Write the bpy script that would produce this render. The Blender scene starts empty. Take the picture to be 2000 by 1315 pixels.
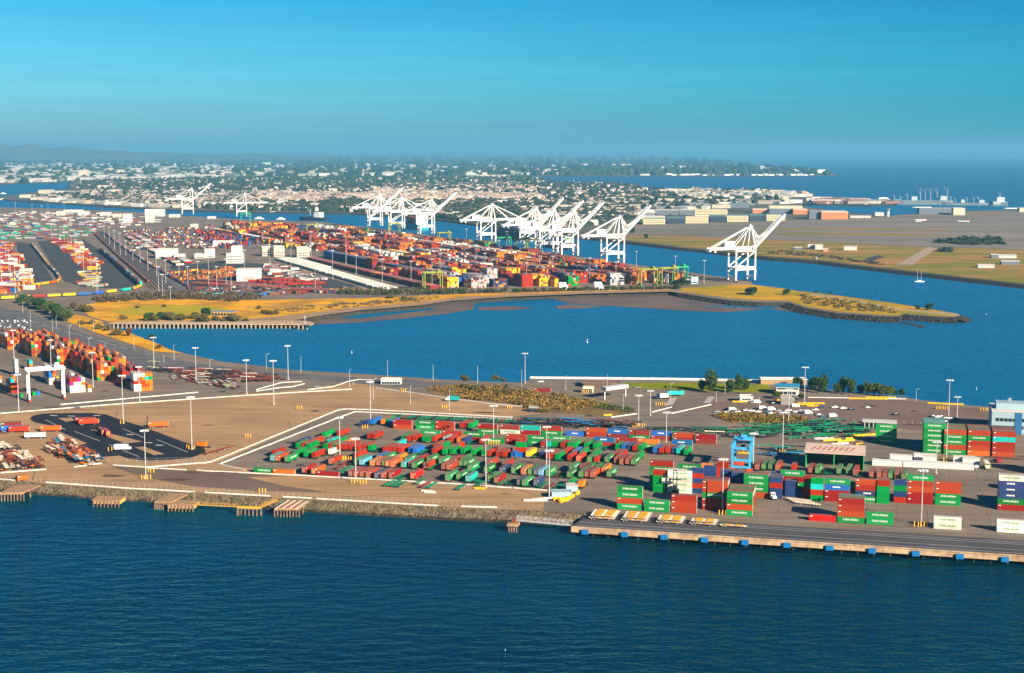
import bpy, bmesh, math, random
from mathutils import Vector, Matrix
R = math.radians
rnd = random.Random(7)
S = bpy.context.scene
C = S.collection

# ---------------- camera, sky, sun, exposure ----------------
CAM_H, FOC, YH = 172.0, 2800.0, 297.0
PITCH = math.atan((657.5 - YH) / FOC)
cd = bpy.data.cameras.new('camera'); co = bpy.data.objects.new('camera', cd); C.objects.link(co)
co.location = (0, 0, CAM_H); co.rotation_euler = (math.pi/2 - PITCH, 0, 0)
cd.sensor_width = 36; cd.lens = 36 * FOC / 2000; cd.clip_start = 1; cd.clip_end = 200000
S.camera = co

SUN_EL, SUN_AZ = 23.0, -50.0        # azimuth of the sun measured from +X (right), behind the camera to the right
sl = bpy.data.lights.new('sun', 'SUN'); sl.energy = 5.0; sl.angle = R(0.55); sl.color = (1.0, 0.87, 0.68)
so = bpy.data.objects.new('sun', sl); C.objects.link(so)
sd = Vector((math.cos(R(SUN_AZ))*math.cos(R(SUN_EL)), math.sin(R(SUN_AZ))*math.cos(R(SUN_EL)), math.sin(R(SUN_EL))))
so.rotation_euler = sd.to_track_quat('Z', 'Y').to_euler(); so.location = (600, -600, 700)

w = bpy.data.worlds.new('World'); S.world = w; w.use_nodes = True
nt = w.node_tree; nt.nodes.clear()
out = nt.nodes.new('ShaderNodeOutputWorld'); bg = nt.nodes.new('ShaderNodeBackground')
sky = nt.nodes.new('ShaderNodeTexSky'); sky.sky_type = 'NISHITA'; sky.sun_disc = False
sky.sun_elevation = R(SUN_EL); sky.sun_rotation = R(90 - SUN_AZ); sky.air_density = 1.0; sky.dust_density = 0.3; sky.ozone_density = 3.0
# deepen the sky towards a saturated teal blue, more so high up and to the right, as a polarised evening sky does
tcn = nt.nodes.new('ShaderNodeTexCoord'); sep = nt.nodes.new('ShaderNodeSeparateXYZ')
nt.links.new(tcn.outputs['Generated'], sep.inputs[0])
rz = nt.nodes.new('ShaderNodeValToRGB'); nt.links.new(sep.outputs['Z'], rz.inputs[0])
e = rz.color_ramp.elements
e[0].position = 0.0; e[0].color = (0.20, 0.42, 0.72, 1)
e[1].position = 0.14; e[1].color = (0.0, 0.45, 0.68, 1)
e2 = rz.color_ramp.elements.new(0.05); e2.color = (0.15, 0.53, 0.78, 1)
e3 = rz.color_ramp.elements.new(0.5); e3.color = (0.0, 0.30, 0.70, 1)
rx = nt.nodes.new('ShaderNodeMapRange'); nt.links.new(sep.outputs['X'], rx.inputs['Value'])
rx.inputs['From Min'].default_value = -0.35; rx.inputs['From Max'].default_value = 0.45
rx.inputs['To Min'].default_value = 0.0; rx.inputs['To Max'].default_value = 1.0
azm = nt.nodes.new('ShaderNodeMix'); azm.data_type = 'RGBA'; nt.links.new(rx.outputs[0], azm.inputs[0]); azm.inputs[6].default_value = (1.45, 1.2, 1.14, 1); azm.inputs[7].default_value = (0.0, 0.92, 1.02, 1)
m1 = nt.nodes.new('ShaderNodeMix'); m1.data_type = 'RGBA'; m1.blend_type = 'MULTIPLY'; m1.inputs[0].default_value = 1.0
nt.links.new(sky.outputs[0], m1.inputs[6]); nt.links.new(rz.outputs[0], m1.inputs[7])
# faint cloud streaks low in the sky
mp = nt.nodes.new('ShaderNodeMapping'); mp.inputs['Scale'].default_value = (6, 6, 160)
nt.links.new(tcn.outputs['Generated'], mp.inputs[0])
cn = nt.nodes.new('ShaderNodeTexNoise'); cn.inputs['Scale'].default_value = 1.3; cn.inputs['Detail'].default_value = 4
nt.links.new(mp.outputs[0], cn.inputs[0])
cr = nt.nodes.new('ShaderNodeMapRange'); nt.links.new(cn.outputs[0], cr.inputs['Value'])
cr.inputs['From Min'].default_value = 0.42; cr.inputs['From Max'].default_value = 0.8
cr.inputs['To Min'].default_value = 1.0; cr.inputs['To Max'].default_value = 1.12
mm = nt.nodes.new('ShaderNodeMath'); mm.operation = 'MULTIPLY'
nt.links.new(cr.outputs[0], mm.inputs[0]); mm.inputs[1].default_value = 1.0
m3 = nt.nodes.new('ShaderNodeMix'); m3.data_type = 'RGBA'; m3.blend_type = 'MULTIPLY'; m3.inputs[0].default_value = 1.0; m3.clamp_result = False
nt.links.new(m1.outputs[2], m3.inputs[6]); nt.links.new(azm.outputs[2], m3.inputs[7])
m2 = nt.nodes.new('ShaderNodeVectorMath'); m2.operation = 'SCALE'
nt.links.new(m3.outputs[2], m2.inputs[0]); nt.links.new(mm.outputs[0], m2.inputs['Scale'])
nt.links.new(m2.outputs[0], bg.inputs[0]); bg.inputs[1].default_value = 0.06
nt.links.new(bg.outputs[0], out.inputs[0])

S.view_settings.view_transform = 'Standard'; S.view_settings.look = 'None'
S.view_settings.exposure = 1.15; S.view_settings.gamma = 1
S.cycles.max_bounces = 5; S.cycles.volume_bounces = 1; S.cycles.caustics_reflective = False; S.cycles.caustics_refractive = False
HAZE_DENS = 5.0e-5

# ---------------- helpers ----------------
def G(px, py, z=0.0):
    x = (px - 1000) / FOC; y = -(py - 657.5) / FOC
    cp, sp = math.cos(PITCH), math.sin(PITCH)
    d = (x, cp + y*sp, -sp + y*cp); t = (z - CAM_H) / d[2]
    return Vector((t*d[0], t*d[1], z))
def proj(p):
    cp, sp = math.cos(PITCH), math.sin(PITCH)
    dx, dy, dz = p[0], p[1], p[2]-CAM_H
    f = dy*cp - dz*sp; u = dy*sp + dz*cp
    return 1000 + FOC*dx/f, 657.5 - FOC*u/f
def ppm(p): return FOC / math.hypot(p[1], CAM_H)
def inpoly(x, y, P):
    c = False; n = len(P)
    for i in range(n):
        x1, y1 = P[i]; x2, y2 = P[i-1]
        if (y1 > y) != (y2 > y) and x < (x2-x1)*(y-y1)/(y2-y1)+x1: c = not c
    return c

MATS = {}
def mat(name, col, rough=0.7, metal=0.0, var=0.0, vscale=0.3, col2=None, bump=0.0, bscale=2.0, objrand=0.0, coord='Object', stretch=None, spec=None, detail=4.0, lo=0.35, hi=0.65, streak=0.0):
    if name in MATS: return MATS[name]
    m = bpy.data.materials.new(name); m.use_nodes = True; n = m.node_tree; L = n.links
    b = n.nodes['Principled BSDF']; b.inputs['Roughness'].default_value = rough; b.inputs['Metallic'].default_value = metal
    if spec is None: spec = .04 if rough > .8 else .22
    if spec is not None: b.inputs['Specular IOR Level'].default_value = spec
    c4 = (*col, 1)
    src = None
    tc = n.nodes.new('ShaderNodeTexCoord'); vec = tc.outputs[coord]
    if coord == 'World':
        pass
    if stretch:
        mpp = n.nodes.new('ShaderNodeMapping'); mpp.inputs['Scale'].default_value = stretch; L.new(vec, mpp.inputs[0]); vec = mpp.outputs[0]
    if var or col2:
        nz = n.nodes.new('ShaderNodeTexNoise'); nz.inputs['Scale'].default_value = vscale; nz.inputs['Detail'].default_value = detail; nz.inputs['Roughness'].default_value = 0.6
        L.new(vec, nz.inputs[0])
        mr = n.nodes.new('ShaderNodeMapRange'); mr.inputs['From Min'].default_value = lo; mr.inputs['From Max'].default_value = hi
        L.new(nz.outputs[0], mr.inputs[0])
        mx = n.nodes.new('ShaderNodeMix'); mx.data_type = 'RGBA'; L.new(mr.outputs[0], mx.inputs[0])
        mx.inputs[6].default_value = c4
        mx.inputs[7].default_value = (*(col2 or [x*(1-var) for x in col]), 1)
        src = mx.outputs[2]
    if objrand:
        oi = n.nodes.new('ShaderNodeObjectInfo'); mr2 = n.nodes.new('ShaderNodeMapRange'); L.new(oi.outputs['Random'], mr2.inputs[0])
        mr2.inputs['To Min'].default_value = 1-objrand; mr2.inputs['To Max'].default_value = 1+objrand*0.6
        hs = n.nodes.new('ShaderNodeHueSaturation'); L.new(mr2.outputs[0], hs.inputs['Value'])
        hs.inputs['Color'].default_value = c4
        mr3 = n.nodes.new('ShaderNodeMapRange'); L.new(oi.outputs['Random'], mr3.inputs[0]); mr3.inputs['To Min'].default_value = 0.49; mr3.inputs['To Max'].default_value = 0.512
        L.new(mr3.outputs[0], hs.inputs['Hue'])
        if src: L.new(src, hs.inputs['Color'])
        src = hs.outputs[0]
    if streak:      # long faint wheel and weather streaks and darker stains
        ms = n.nodes.new('ShaderNodeMapping'); ms.inputs['Scale'].default_value = (.012, .16, 1); ms.inputs['Rotation'].default_value = (0, 0, R(17)); L.new(tc.outputs[coord], ms.inputs[0])
        ns = n.nodes.new('ShaderNodeTexNoise'); ns.inputs['Scale'].default_value = 1.0; ns.inputs['Detail'].default_value = 6; L.new(ms.outputs[0], ns.inputs[0])
        r1 = n.nodes.new('ShaderNodeMapRange'); L.new(ns.outputs[0], r1.inputs[0]); r1.inputs['From Min'].default_value = .3; r1.inputs['From Max'].default_value = .7; r1.inputs['To Min'].default_value = 1-streak; r1.inputs['To Max'].default_value = 1+streak*.6
        n2 = n.nodes.new('ShaderNodeTexNoise'); n2.inputs['Scale'].default_value = .05; n2.inputs['Detail'].default_value = 8; n2.inputs['Roughness'].default_value = .7; L.new(tc.outputs[coord], n2.inputs[0])
        r2 = n.nodes.new('ShaderNodeMapRange'); L.new(n2.outputs[0], r2.inputs[0]); r2.inputs['From Min'].default_value = .56; r2.inputs['From Max'].default_value = .72; r2.inputs['To Min'].default_value = 1; r2.inputs['To Max'].default_value = 1-streak*1.4
        mu = n.nodes.new('ShaderNodeMath'); mu.operation = 'MULTIPLY'; L.new(r1.outputs[0], mu.inputs[0]); L.new(r2.outputs[0], mu.inputs[1])
        h2 = n.nodes.new('ShaderNodeHueSaturation'); L.new(mu.outputs[0], h2.inputs['Value']); L.new(src, h2.inputs['Color']); src = h2.outputs[0]
    if src: L.new(src, b.inputs['Base Color'])
    else: b.inputs['Base Color'].default_value = c4
    if bump:
        nb = n.nodes.new('ShaderNodeTexNoise'); nb.inputs['Scale'].default_value = bscale; nb.inputs['Detail'].default_value = 3; L.new(vec, nb.inputs[0])
        bp = n.nodes.new('ShaderNodeBump'); bp.inputs['Strength'].default_value = 1.0; bp.inputs['Distance'].default_value = bump
        L.new(nb.outputs[0], bp.inputs['Height']); L.new(bp.outputs[0], b.inputs['Normal'])
    MATS[name] = m
    return m
def attr_mat(name, rough=0.65):
    m = bpy.data.materials.new(name); m.use_nodes = True; n = m.node_tree; b = n.nodes['Principled BSDF']
    a = n.nodes.new('ShaderNodeAttribute'); a.attribute_name = 'Col'
    nz = n.nodes.new('ShaderNodeTexNoise'); nz.inputs['Scale'].default_value = 0.4
    tc = n.nodes.new('ShaderNodeTexCoord'); n.links.new(tc.outputs['Object'], nz.inputs[0])
    mr = n.nodes.new('ShaderNodeMapRange'); n.links.new(nz.outputs[0], mr.inputs[0]); mr.inputs['To Min'].default_value = 0.8; mr.inputs['To Max'].default_value = 1.2
    hs = n.nodes.new('ShaderNodeHueSaturation'); n.links.new(a.outputs['Color'], hs.inputs['Color']); n.links.new(mr.outputs[0], hs.inputs['Value'])
    n.links.new(hs.outputs[0], b.inputs['Base Color']); b.inputs['Roughness'].default_value = rough; b.inputs['Specular IOR Level'].default_value = .08
    return m

class MB:
    def __init__(s): s.v = []; s.f = []; s.m = []; s.col = []
    def add(s, vs, fs, m=0, col=None):
        o = len(s.v); s.v += [tuple(v) for v in vs]
        for f in fs: s.f.append(tuple(i+o for i in f)); s.m.append(m); s.col.append(col)
        return s
    def box(s, c, d, rz=0.0, m=0, col=None, top=None, skip_bottom=False):
        cx, cy, cz = c; hx, hy, hz = d[0]/2, d[1]/2, d[2]/2; ca, sa = math.cos(rz), math.sin(rz)
        vs = []
        for z in (-hz, hz):
            for x, y in ((-hx, -hy), (hx, -hy), (hx, hy), (-hx, hy)):
                vs.append((cx + x*ca - y*sa, cy + x*sa + y*ca, cz+z))
        fs = [(0, 1, 5, 4), (1, 2, 6, 5), (2, 3, 7, 6), (3, 0, 4, 7)]
        if not skip_bottom: fs.append((3, 2, 1, 0))
        s.add(vs, fs, m, col)
        s.add(vs[4:], [(0, 1, 2, 3)], m if top is None or not isinstance(top, int) else top, top if isinstance(top, tuple) else col)
        return s
    def beam(s, p, q, w, h=None, m=0, col=None):
        p = Vector(p); q = Vector(q); h = h or w; d = (q-p).normalized()
        up = Vector((0, 0, 1)) if abs(d.z) < 0.95 else Vector((1, 0, 0))
        a = d.cross(up).normalized(); b = a.cross(d).normalized(); a *= w/2; b *= h/2
        vs = [p-a-b, p+a-b, p+a+b, p-a+b, q-a-b, q+a-b, q+a+b, q-a+b]
        return s.add(vs, [(0, 1, 2, 3), (7, 6, 5, 4), (0, 4, 5, 1), (1, 5, 6, 2), (2, 6, 7, 3), (3, 7, 4, 0)], m, col)
    def cyl(s, p, q, r0, r1=None, n=8, m=0, col=None):
        p = Vector(p); q = Vector(q); r1 = r0 if r1 is None else r1; d = (q-p).normalized()
        up = Vector((0, 0, 1)) if abs(d.z) < 0.95 else Vector((1, 0, 0))
        a = d.cross(up).normalized(); b = a.cross(d)
        vs = []
        for c, r in ((p, r0), (q, r1)):
            for i in range(n):
                t = 2*math.pi*i/n; vs.append(c + (a*math.cos(t)+b*math.sin(t))*r)
        fs = [(i, (i+1) % n, n+(i+1) % n, n+i) for i in range(n)] + [tuple(range(n-1, -1, -1)), tuple(range(n, 2*n))]
        return s.add(vs, fs, m, col)
    def prism(s, pts, z0, z1, m=0, col=None, top=None):
        n = len(pts); vs = [(p[0], p[1], z0) for p in pts] + [(p[0], p[1], z1) for p in pts]
        ar = sum(pts[i-1][0]*pts[i][1]-pts[i][0]*pts[i-1][1] for i in range(n))
        fs = [(i, (i+1) % n, n+(i+1) % n, n+i) for i in range(n)]
        if ar < 0: fs = [f[::-1] for f in fs]
        s.add(vs, fs, m, col)
        t = list(range(n, 2*n)); b = list(range(n))
        if ar < 0: t = t[::-1]
        else: b = b[::-1]
        o = len(s.v)-2*n
        s.f.append(tuple(i+o for i in t)); s.m.append(m if top is None else top); s.col.append(col)
        s.f.append(tuple(i+o for i in b)); s.m.append(m); s.col.append(col)
        return s
    def mesh(s, name, mats):
        me = bpy.data.meshes.new(name); me.from_pydata(s.v, [], s.f); me.update()
        for m in (mats if isinstance(mats, (list, tuple)) else [mats]): me.materials.append(m)
        me.polygons.foreach_set('material_index', s.m)
        if any(c is not None for c in s.col):
            at = me.attributes.new('Col', 'FLOAT_COLOR', 'FACE'); buf = []
            for c in s.col: c = c or (0.5, 0.5, 0.5); buf += [c[0], c[1], c[2], 1.0]
            at.data.foreach_set('color', buf)
        me.update(); return me
    def obj(s, name, mats, parent=None, loc=None, rz=0):
        o = bpy.data.objects.new(name, s.mesh(name, mats)); C.objects.link(o)
        if parent: o.parent = parent
        if loc is not None: o.location = loc
        o.rotation_euler = (0, 0, rz)
        return o
def mobj(name, me, parent=None, loc=(0, 0, 0), rz=0):
    o = bpy.data.objects.new(name, me); C.objects.link(o); o.location = loc; o.rotation_euler = (0, 0, rz)
    if parent: o.parent = parent
    return o
def tag(o, label=None, cat=None, group=None, kind=None):
    if label: o['label'] = label
    if cat: o['category'] = cat
    if group: o['group'] = group
    if kind: o['kind'] = kind
    return o
def empty(name, loc, rz=0, label=None, cat=None, group=None):
    o = bpy.data.objects.new(name, None); C.objects.link(o); o.location = loc; o.rotation_euler = (0, 0, rz); o.empty_display_size = 1
    return tag(o, label, cat, group)
def kids(o): return [c for c in bpy.data.objects if c.parent == o] if o.name not in KID else KID[o.name]
KID = {}
def freeze(root):      # remember a prototype's parts so copying stays fast
    def rec(o):
        KID[o.name] = [c for c in bpy.data.objects if c.parent == o]
        for c in KID[o.name]: rec(c)
    rec(root); return root
def dup(root, loc, rz=0, label=None, group=None, scale=None, used=set()):
    first = root.name not in used
    used.add(root.name)
    def cp(o, par):
        c = o.copy(); C.objects.link(c); c.parent = par
        for k in KID.get(o.name, []): cp(k, c)
        return c
    r = root if first else cp(root, None)
    r.location = loc; r.rotation_euler = (0, 0, rz)
    if scale: r.scale = scale
    if label: r['label'] = label
    if group: r['group'] = group
    return r
ORD = ['', 'first', 'second', 'third', 'fourth', 'fifth', 'sixth', 'seventh', 'eighth', 'ninth', 'tenth', 'eleventh', 'twelfth', 'thirteenth', 'fourteenth', 'fifteenth', 'sixteenth', 'seventeenth', 'eighteenth', 'nineteenth', 'twentieth']
TENS = {20: 'twenty', 30: 'thirty', 40: 'forty', 50: 'fifty', 60: 'sixty', 70: 'seventy', 80: 'eighty', 90: 'ninety'}
def ordw(n):
    if n < 21: return ORD[n]
    if n % 10 == 0: return {30: 'thirtieth', 40: 'fortieth', 50: 'fiftieth', 60: 'sixtieth', 70: 'seventieth', 80: 'eightieth', 90: 'ninetieth'}.get(n, 'hundredth')
    if n > 100: return 'hundred and ' + ordw(n-100)
    return TENS[n//10*10] + '-' + ORD[n % 10]
def pxpoly(P, z=0.0): return [G(x, y, z) for x, y in P]
def sheet(name, P, z, m, kind='structure', zf=0.0, smooth=0):
    """flat sheet whose outline is given where it meets the ground"""
    pts = [G(x, y, zf) for x, y in P]
    me = bpy.data.meshes.new(name); bm = bmesh.new()
    vs = [bm.verts.new((p.x, p.y, z)) for p in pts]
    f = bm.faces.new(vs); f.normal_update()
    if f.normal.z < 0: f.normal_flip()
    bmesh.ops.triangulate(bm, faces=bm.faces[:]); bm.to_mesh(me); bm.free(); me.materials.append(m)
    o = mobj(name, me); tag(o, kind=kind); return o
def resample(pts, step, jit=0.0):
    out = []
    for i in range(len(pts)-1):
        a, b = pts[i], pts[i+1]; n = max(1, int((b-a).length/step))
        for k in range(n):
            p = a.lerp(b, k/n)
            if jit and k: p = p + Vector((rnd.uniform(-jit, jit), rnd.uniform(-jit, jit), 0))
            out.append(p)
    out.append(pts[-1]); return out
def land(name, P, mtop, mside, w=8.0, ztop=0.0, zbot=-6.0, jit=0.0, step=40, zf=None):
    """land mass: flat top and a sloping bank going down into the water"""
    zf = ztop if zf is None else zf
    pts = [G(x, y, zf) for x, y in P]; pts.append(pts[0]); pts = resample(pts, step, jit)[:-1]
    n = len(pts); ar = sum(pts[i-1].x*pts[i].y-pts[i].x*pts[i-1].y for i in range(n))
    if ar < 0: pts.reverse()
    bm = bmesh.new()
    top = [bm.verts.new((p.x, p.y, ztop)) for p in pts]
    low = []
    for i in range(n):
        d = (pts[(i+1) % n]-pts[i-1]); nrm = Vector((d.y, -d.x, 0)).normalized()
        ww = w*(1+rnd.uniform(-.2, .2))
        low.append(bm.verts.new((pts[i].x+nrm.x*ww, pts[i].y+nrm.y*ww, zbot)))
    f = bm.faces.new(top); f.normal_update()
    if f.normal.z < 0: f.normal_flip()
    bmesh.ops.triangulate(bm, faces=[f])
    for i in range(n):
        q = bm.faces.new((top[i], low[i], low[(i+1) % n], top[(i+1) % n])); q.material_index = 1
    me = bpy.data.meshes.new(name); bm.to_mesh(me); bm.free(); me.materials.append(mtop); me.materials.append(mside)
    return tag(mobj(name, me), kind='structure')
def clump(mb, c, r, n, m=0, col=None, flat=1.0, size=0.35, cols=None):
    """ragged leaf clump: small tilted faces scattered through an uneven ball"""
    lob = [(rnd.uniform(-.5, .5)*r[0], rnd.uniform(-.5, .5)*r[1], rnd.uniform(-.4, .5)*r[2], rnd.uniform(.45, .75)) for _ in range(5)]
    for _ in range(n):
        l = rnd.choice(lob); t = rnd.uniform(0, 6.283); u = rnd.uniform(-1, 1); q = math.sqrt(1-u*u); k = rnd.uniform(.55, 1)**.5*l[3]
        p = Vector((c[0]+l[0]+math.cos(t)*q*r[0]*k, c[1]+l[1]+math.sin(t)*q*r[1]*k, c[2]+l[2]+u*r[2]*k))
        s_ = size*rnd.uniform(.6, 1.5)
        a = Vector((rnd.gauss(0, 1), rnd.gauss(0, 1), rnd.gauss(0, 1))).normalized(); b = a.orthogonal().normalized(); d = a.cross(b)
        mb.add([p+b*s_, p+d*s_, p-b*s_*.8, p-d*s_], [(0, 1, 2, 3)], m if not isinstance(m, tuple) else rnd.choice(m), rnd.choice(cols) if cols else col)
def lump(mb, c, r, col=None, m=0):
    """small irregular low-poly solid (crown far away, rock)"""
    t = rnd.uniform(0, 6.28); vs = []
    for z, k, n in ((-.5, .8, 5), (.35, .85, 5)):
        for i in range(n):
            a = t+z+i*6.283/n; kk = k*rnd.uniform(.7, 1.25); vs.append((c[0]+math.cos(a)*r[0]*kk, c[1]+math.sin(a)*r[1]*kk, c[2]+r[2]*(z+rnd.uniform(-.15, .15))))
    vs.append((c[0], c[1], c[2]+r[2]*rnd.uniform(.8, 1.1)))
    fs = [(i, (i+1) % 5, 5+(i+1) % 5, 5+i) for i in range(5)]+[(5+i, 5+(i+1) % 5, 10) for i in range(5)]
    mb.add(vs, fs, m, col)
TH = R(-14.5); UX = Vector((math.cos(TH), math.sin(TH), 0)); UY = Vector((-math.sin(TH), math.cos(TH), 0))
TR = R(71)
SG = R(25); SU = Vector((math.cos(SG), math.sin(SG), 0)); SV = Vector((-math.sin(SG), math.cos(SG), 0))
WZ = -4.5
# ---------------- the setting ----------------
asphalt = mat('yard_asphalt', (0.27, 0.205, 0.148), .9, col2=(0.19, 0.148, 0.11), vscale=.02, bump=.03, bscale=.8, detail=9, streak=.22)
tan = mat('tan_pavement', (0.47, 0.28, 0.135), .9, col2=(0.35, 0.215, 0.11), vscale=.018, detail=8, bump=.02, streak=.2)
grayroad = mat('road_asphalt', (0.17, 0.16, 0.15), .9, col2=(0.125, 0.12, 0.118), vscale=.05, detail=8, streak=.2)
blacktop = mat('fresh_blacktop', (0.010, 0.012, 0.020), .95, col2=(0.018, 0.019, 0.027), vscale=.1, spec=.2)
darklot = mat('dark_lot', (0.085, 0.082, 0.082), .9, col2=(0.06, 0.058, 0.06), vscale=.03, detail=8)
concrete = mat('wharf_concrete', (0.60, 0.42, 0.26), .9, col2=(0.34, 0.21, 0.12), vscale=.25, bump=.05, detail=8)
whitecon = mat('white_barrier', (0.66, 0.60, 0.52), .8, var=.2, vscale=.4)
rock = mat('rock', (0.20, 0.15, 0.09), .95, col2=(0.09, 0.07, 0.045), vscale=.3, bump=.25, bscale=1.2)
darkrock = mat('dark_rock', (0.06, 0.05, 0.04), .95, col2=(0.03, 0.028, 0.025), vscale=.2, bump=.2)
beachsand = mat('beach_sand', (0.40, 0.26, 0.14), .95, col2=(0.30, 0.19, 0.10), vscale=.05)
golden = mat('golden_grass', (0.82, 0.38, 0.008), .95, col2=(0.42, 0.21, 0.025), vscale=.022, detail=10, lo=.42, hi=.62, bump=.3, bscale=.5)
goldgreen = mat('golden_green_grass', (0.66, 0.33, 0.01), .95, col2=(0.24, 0.22, 0.008), vscale=.018, detail=6, bump=.2)
mud = mat('mud', (0.19, 0.125, 0.085), .7, col2=(0.11, 0.085, 0.07), vscale=.015, detail=6)
lawn = mat('lawn', (0.26, 0.26, 0.005), .95, col2=(0.16, 0.2, 0.005), vscale=.06)
scrubm = mat('scrub_ground', (0.30, 0.18, 0.07), .95, col2=(0.17, 0.10, 0.04), vscale=.05, detail=9, bump=.4)
cityg = mat('suburb_ground', (0.07, 0.08, 0.055), .95, col2=(0.18, 0.16, 0.12), vscale=.004, detail=9)
airg = mat('airfield_grass', (0.16, 0.18, 0.012), .95, col2=(0.40, 0.20, 0.06), vscale=.012, detail=9, stretch=(.35, 1.6, 1), lo=.42, hi=.58)
apron = mat('apron_concrete', (0.27, 0.22, 0.175), .95, col2=(0.17, 0.15, 0.11), vscale=.008, detail=8, stretch=(.2, 1.8, 1), lo=.4, hi=.62)
stripm = mat('pale_strip', (0.42, 0.32, 0.22), .95, var=.15)
linem = mat('line_paint', (0.75, 0.70, 0.62), .8)

def water_mat():
    m = bpy.data.materials.new('sea_water'); m.use_nodes = True; n = m.node_tree; L = n.links; b = n.nodes['Principled BSDF']
    b.inputs['Roughness'].default_value = .38; b.inputs['IOR'].default_value = 1.33; b.inputs['Specular IOR Level'].default_value = .38; b.inputs['Specular Tint'].default_value = (.35, .8, 1, 1)
    tc = n.nodes.new('ShaderNodeTexCoord')
    def noise(sc, st, det):
        mp = n.nodes.new('ShaderNodeMapping'); mp.inputs['Scale'].default_value = st; mp.inputs['Rotation'].default_value = (0, 0, R(-12)); L.new(tc.outputs['Object'], mp.inputs[0])
        z = n.nodes.new('ShaderNodeTexNoise'); z.inputs['Scale'].default_value = sc; z.inputs['Detail'].default_value = det; z.inputs['Roughness'].default_value = .55; L.new(mp.outputs[0], z.inputs[0]); return z.outputs[0]
    a = noise(.16, (.5, 1.2, 1), 3); c = noise(.008, (.5, 1, 1), 4)
    mr = n.nodes.new('ShaderNodeMapRange'); L.new(c, mr.inputs[0]); mr.inputs['From Min'].default_value = .35; mr.inputs['From Max'].default_value = .65
    mx = n.nodes.new('ShaderNodeMix'); mx.data_type = 'RGBA'; L.new(mr.outputs[0], mx.inputs[0])
    mx.inputs[6].default_value = (0.0, 0.016, 0.034, 1); mx.inputs[7].default_value = (0.0, 0.032, 0.054, 1); L.new(mx.outputs[2], b.inputs['Base Color'])
    bp = n.nodes.new('ShaderNodeBump'); bp.inputs['Distance'].default_value = 2.6; bp.inputs['Strength'].default_value = 1.0; L.new(a, bp.inputs['Height'])
    L.new(bp.outputs[0], b.inputs['Normal'])
    # open harbour in front is dark with crisp ripples; the wind-roughened basin and channel behind have grazing sky reflection painted into their brighter colour
    sx = n.nodes.new('ShaderNodeSeparateXYZ'); L.new(tc.outputs['Object'], sx.inputs[0])
    def mrng(a0, a1, b0, b1):
        q = n.nodes.new('ShaderNodeMapRange'); L.new(sx.outputs['Y'], q.inputs[0]); q.inputs['From Min'].default_value = a0; q.inputs['From Max'].default_value = a1; q.inputs['To Min'].default_value = b0; q.inputs['To Max'].default_value = b1; return q.outputs[0]
    
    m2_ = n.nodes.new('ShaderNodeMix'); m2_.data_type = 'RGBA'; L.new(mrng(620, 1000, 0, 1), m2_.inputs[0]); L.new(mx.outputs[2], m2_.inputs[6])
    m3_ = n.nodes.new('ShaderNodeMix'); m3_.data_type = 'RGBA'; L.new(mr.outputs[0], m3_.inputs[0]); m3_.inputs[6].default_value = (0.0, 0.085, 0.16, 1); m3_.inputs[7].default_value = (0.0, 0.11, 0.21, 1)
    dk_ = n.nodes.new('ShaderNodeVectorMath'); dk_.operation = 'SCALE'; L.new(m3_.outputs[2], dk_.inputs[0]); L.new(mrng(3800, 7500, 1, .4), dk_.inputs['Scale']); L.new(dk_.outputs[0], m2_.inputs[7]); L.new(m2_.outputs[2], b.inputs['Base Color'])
    # body colour of the water below, tinted mirror of the sky above, weighted by the Fresnel term
    df = n.nodes.new('ShaderNodeBsdfDiffuse'); gl = n.nodes.new('ShaderNodeBsdfGlossy'); fz = n.nodes.new('ShaderNodeFresnel'); mxs = n.nodes.new('ShaderNodeMixShader')
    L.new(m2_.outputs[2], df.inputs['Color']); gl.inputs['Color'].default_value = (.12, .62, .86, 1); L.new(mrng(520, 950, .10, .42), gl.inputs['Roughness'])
    fz.inputs['IOR'].default_value = 1.33; L.new(bp.outputs[0], fz.inputs['Normal']); L.new(bp.outputs[0], gl.inputs['Normal']); L.new(bp.outputs[0], df.inputs['Normal'])
    L.new(fz.outputs[0], mxs.inputs[0]); L.new(df.outputs[0], mxs.inputs[1]); L.new(gl.outputs[0], mxs.inputs[2]); L.new(mxs.outputs[0], n.nodes['Material Output'].inputs['Surface']); n.nodes.remove(b); return m
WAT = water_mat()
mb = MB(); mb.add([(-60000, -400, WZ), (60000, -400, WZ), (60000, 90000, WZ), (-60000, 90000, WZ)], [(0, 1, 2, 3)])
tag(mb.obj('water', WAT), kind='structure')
# a bay floor, so nothing is hollow under the banks
PORT = [(-260, 905), (0, 936), (90, 946), (250, 957), (400, 964), (530, 972), (650, 979), (800, 987), (900, 993), (1060, 999), (1150, 1003),
        (1500, 1025), (2000, 1056), (2400, 1081), (3900, 1175), (3400, 900), (2400, 830), (2000, 800), (1850, 789), (1770, 777), (1690, 768), (1600, 760), (1516, 747), (1300, 743), (1035, 741), (1024, 748),
        (940, 745), (840, 740), (700, 730), (570, 723), (500, 714), (430, 706), (360, 690), (330, 682), (300, 668), (270, 657), (245, 647), (205, 641),
        (215, 630), (420, 630), (560, 629), (612, 618), (700, 606), (820, 596), (880, 587), (1000, 579), (1150, 573), (1310, 569), (1330, 573), (1380, 581), (1430, 587),
        (1480, 590), (1540, 591), (1575, 602), (1640, 612), (1720, 618), (1752, 619), (1764, 614), (1834, 619), (1868, 620), (1876, 617), (1862, 611), (1800, 601), (1740, 591), (1650, 579),
        (1590, 571), (1560, 569), (1530, 563), (1470, 556), (1466, 549.0)]
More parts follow.
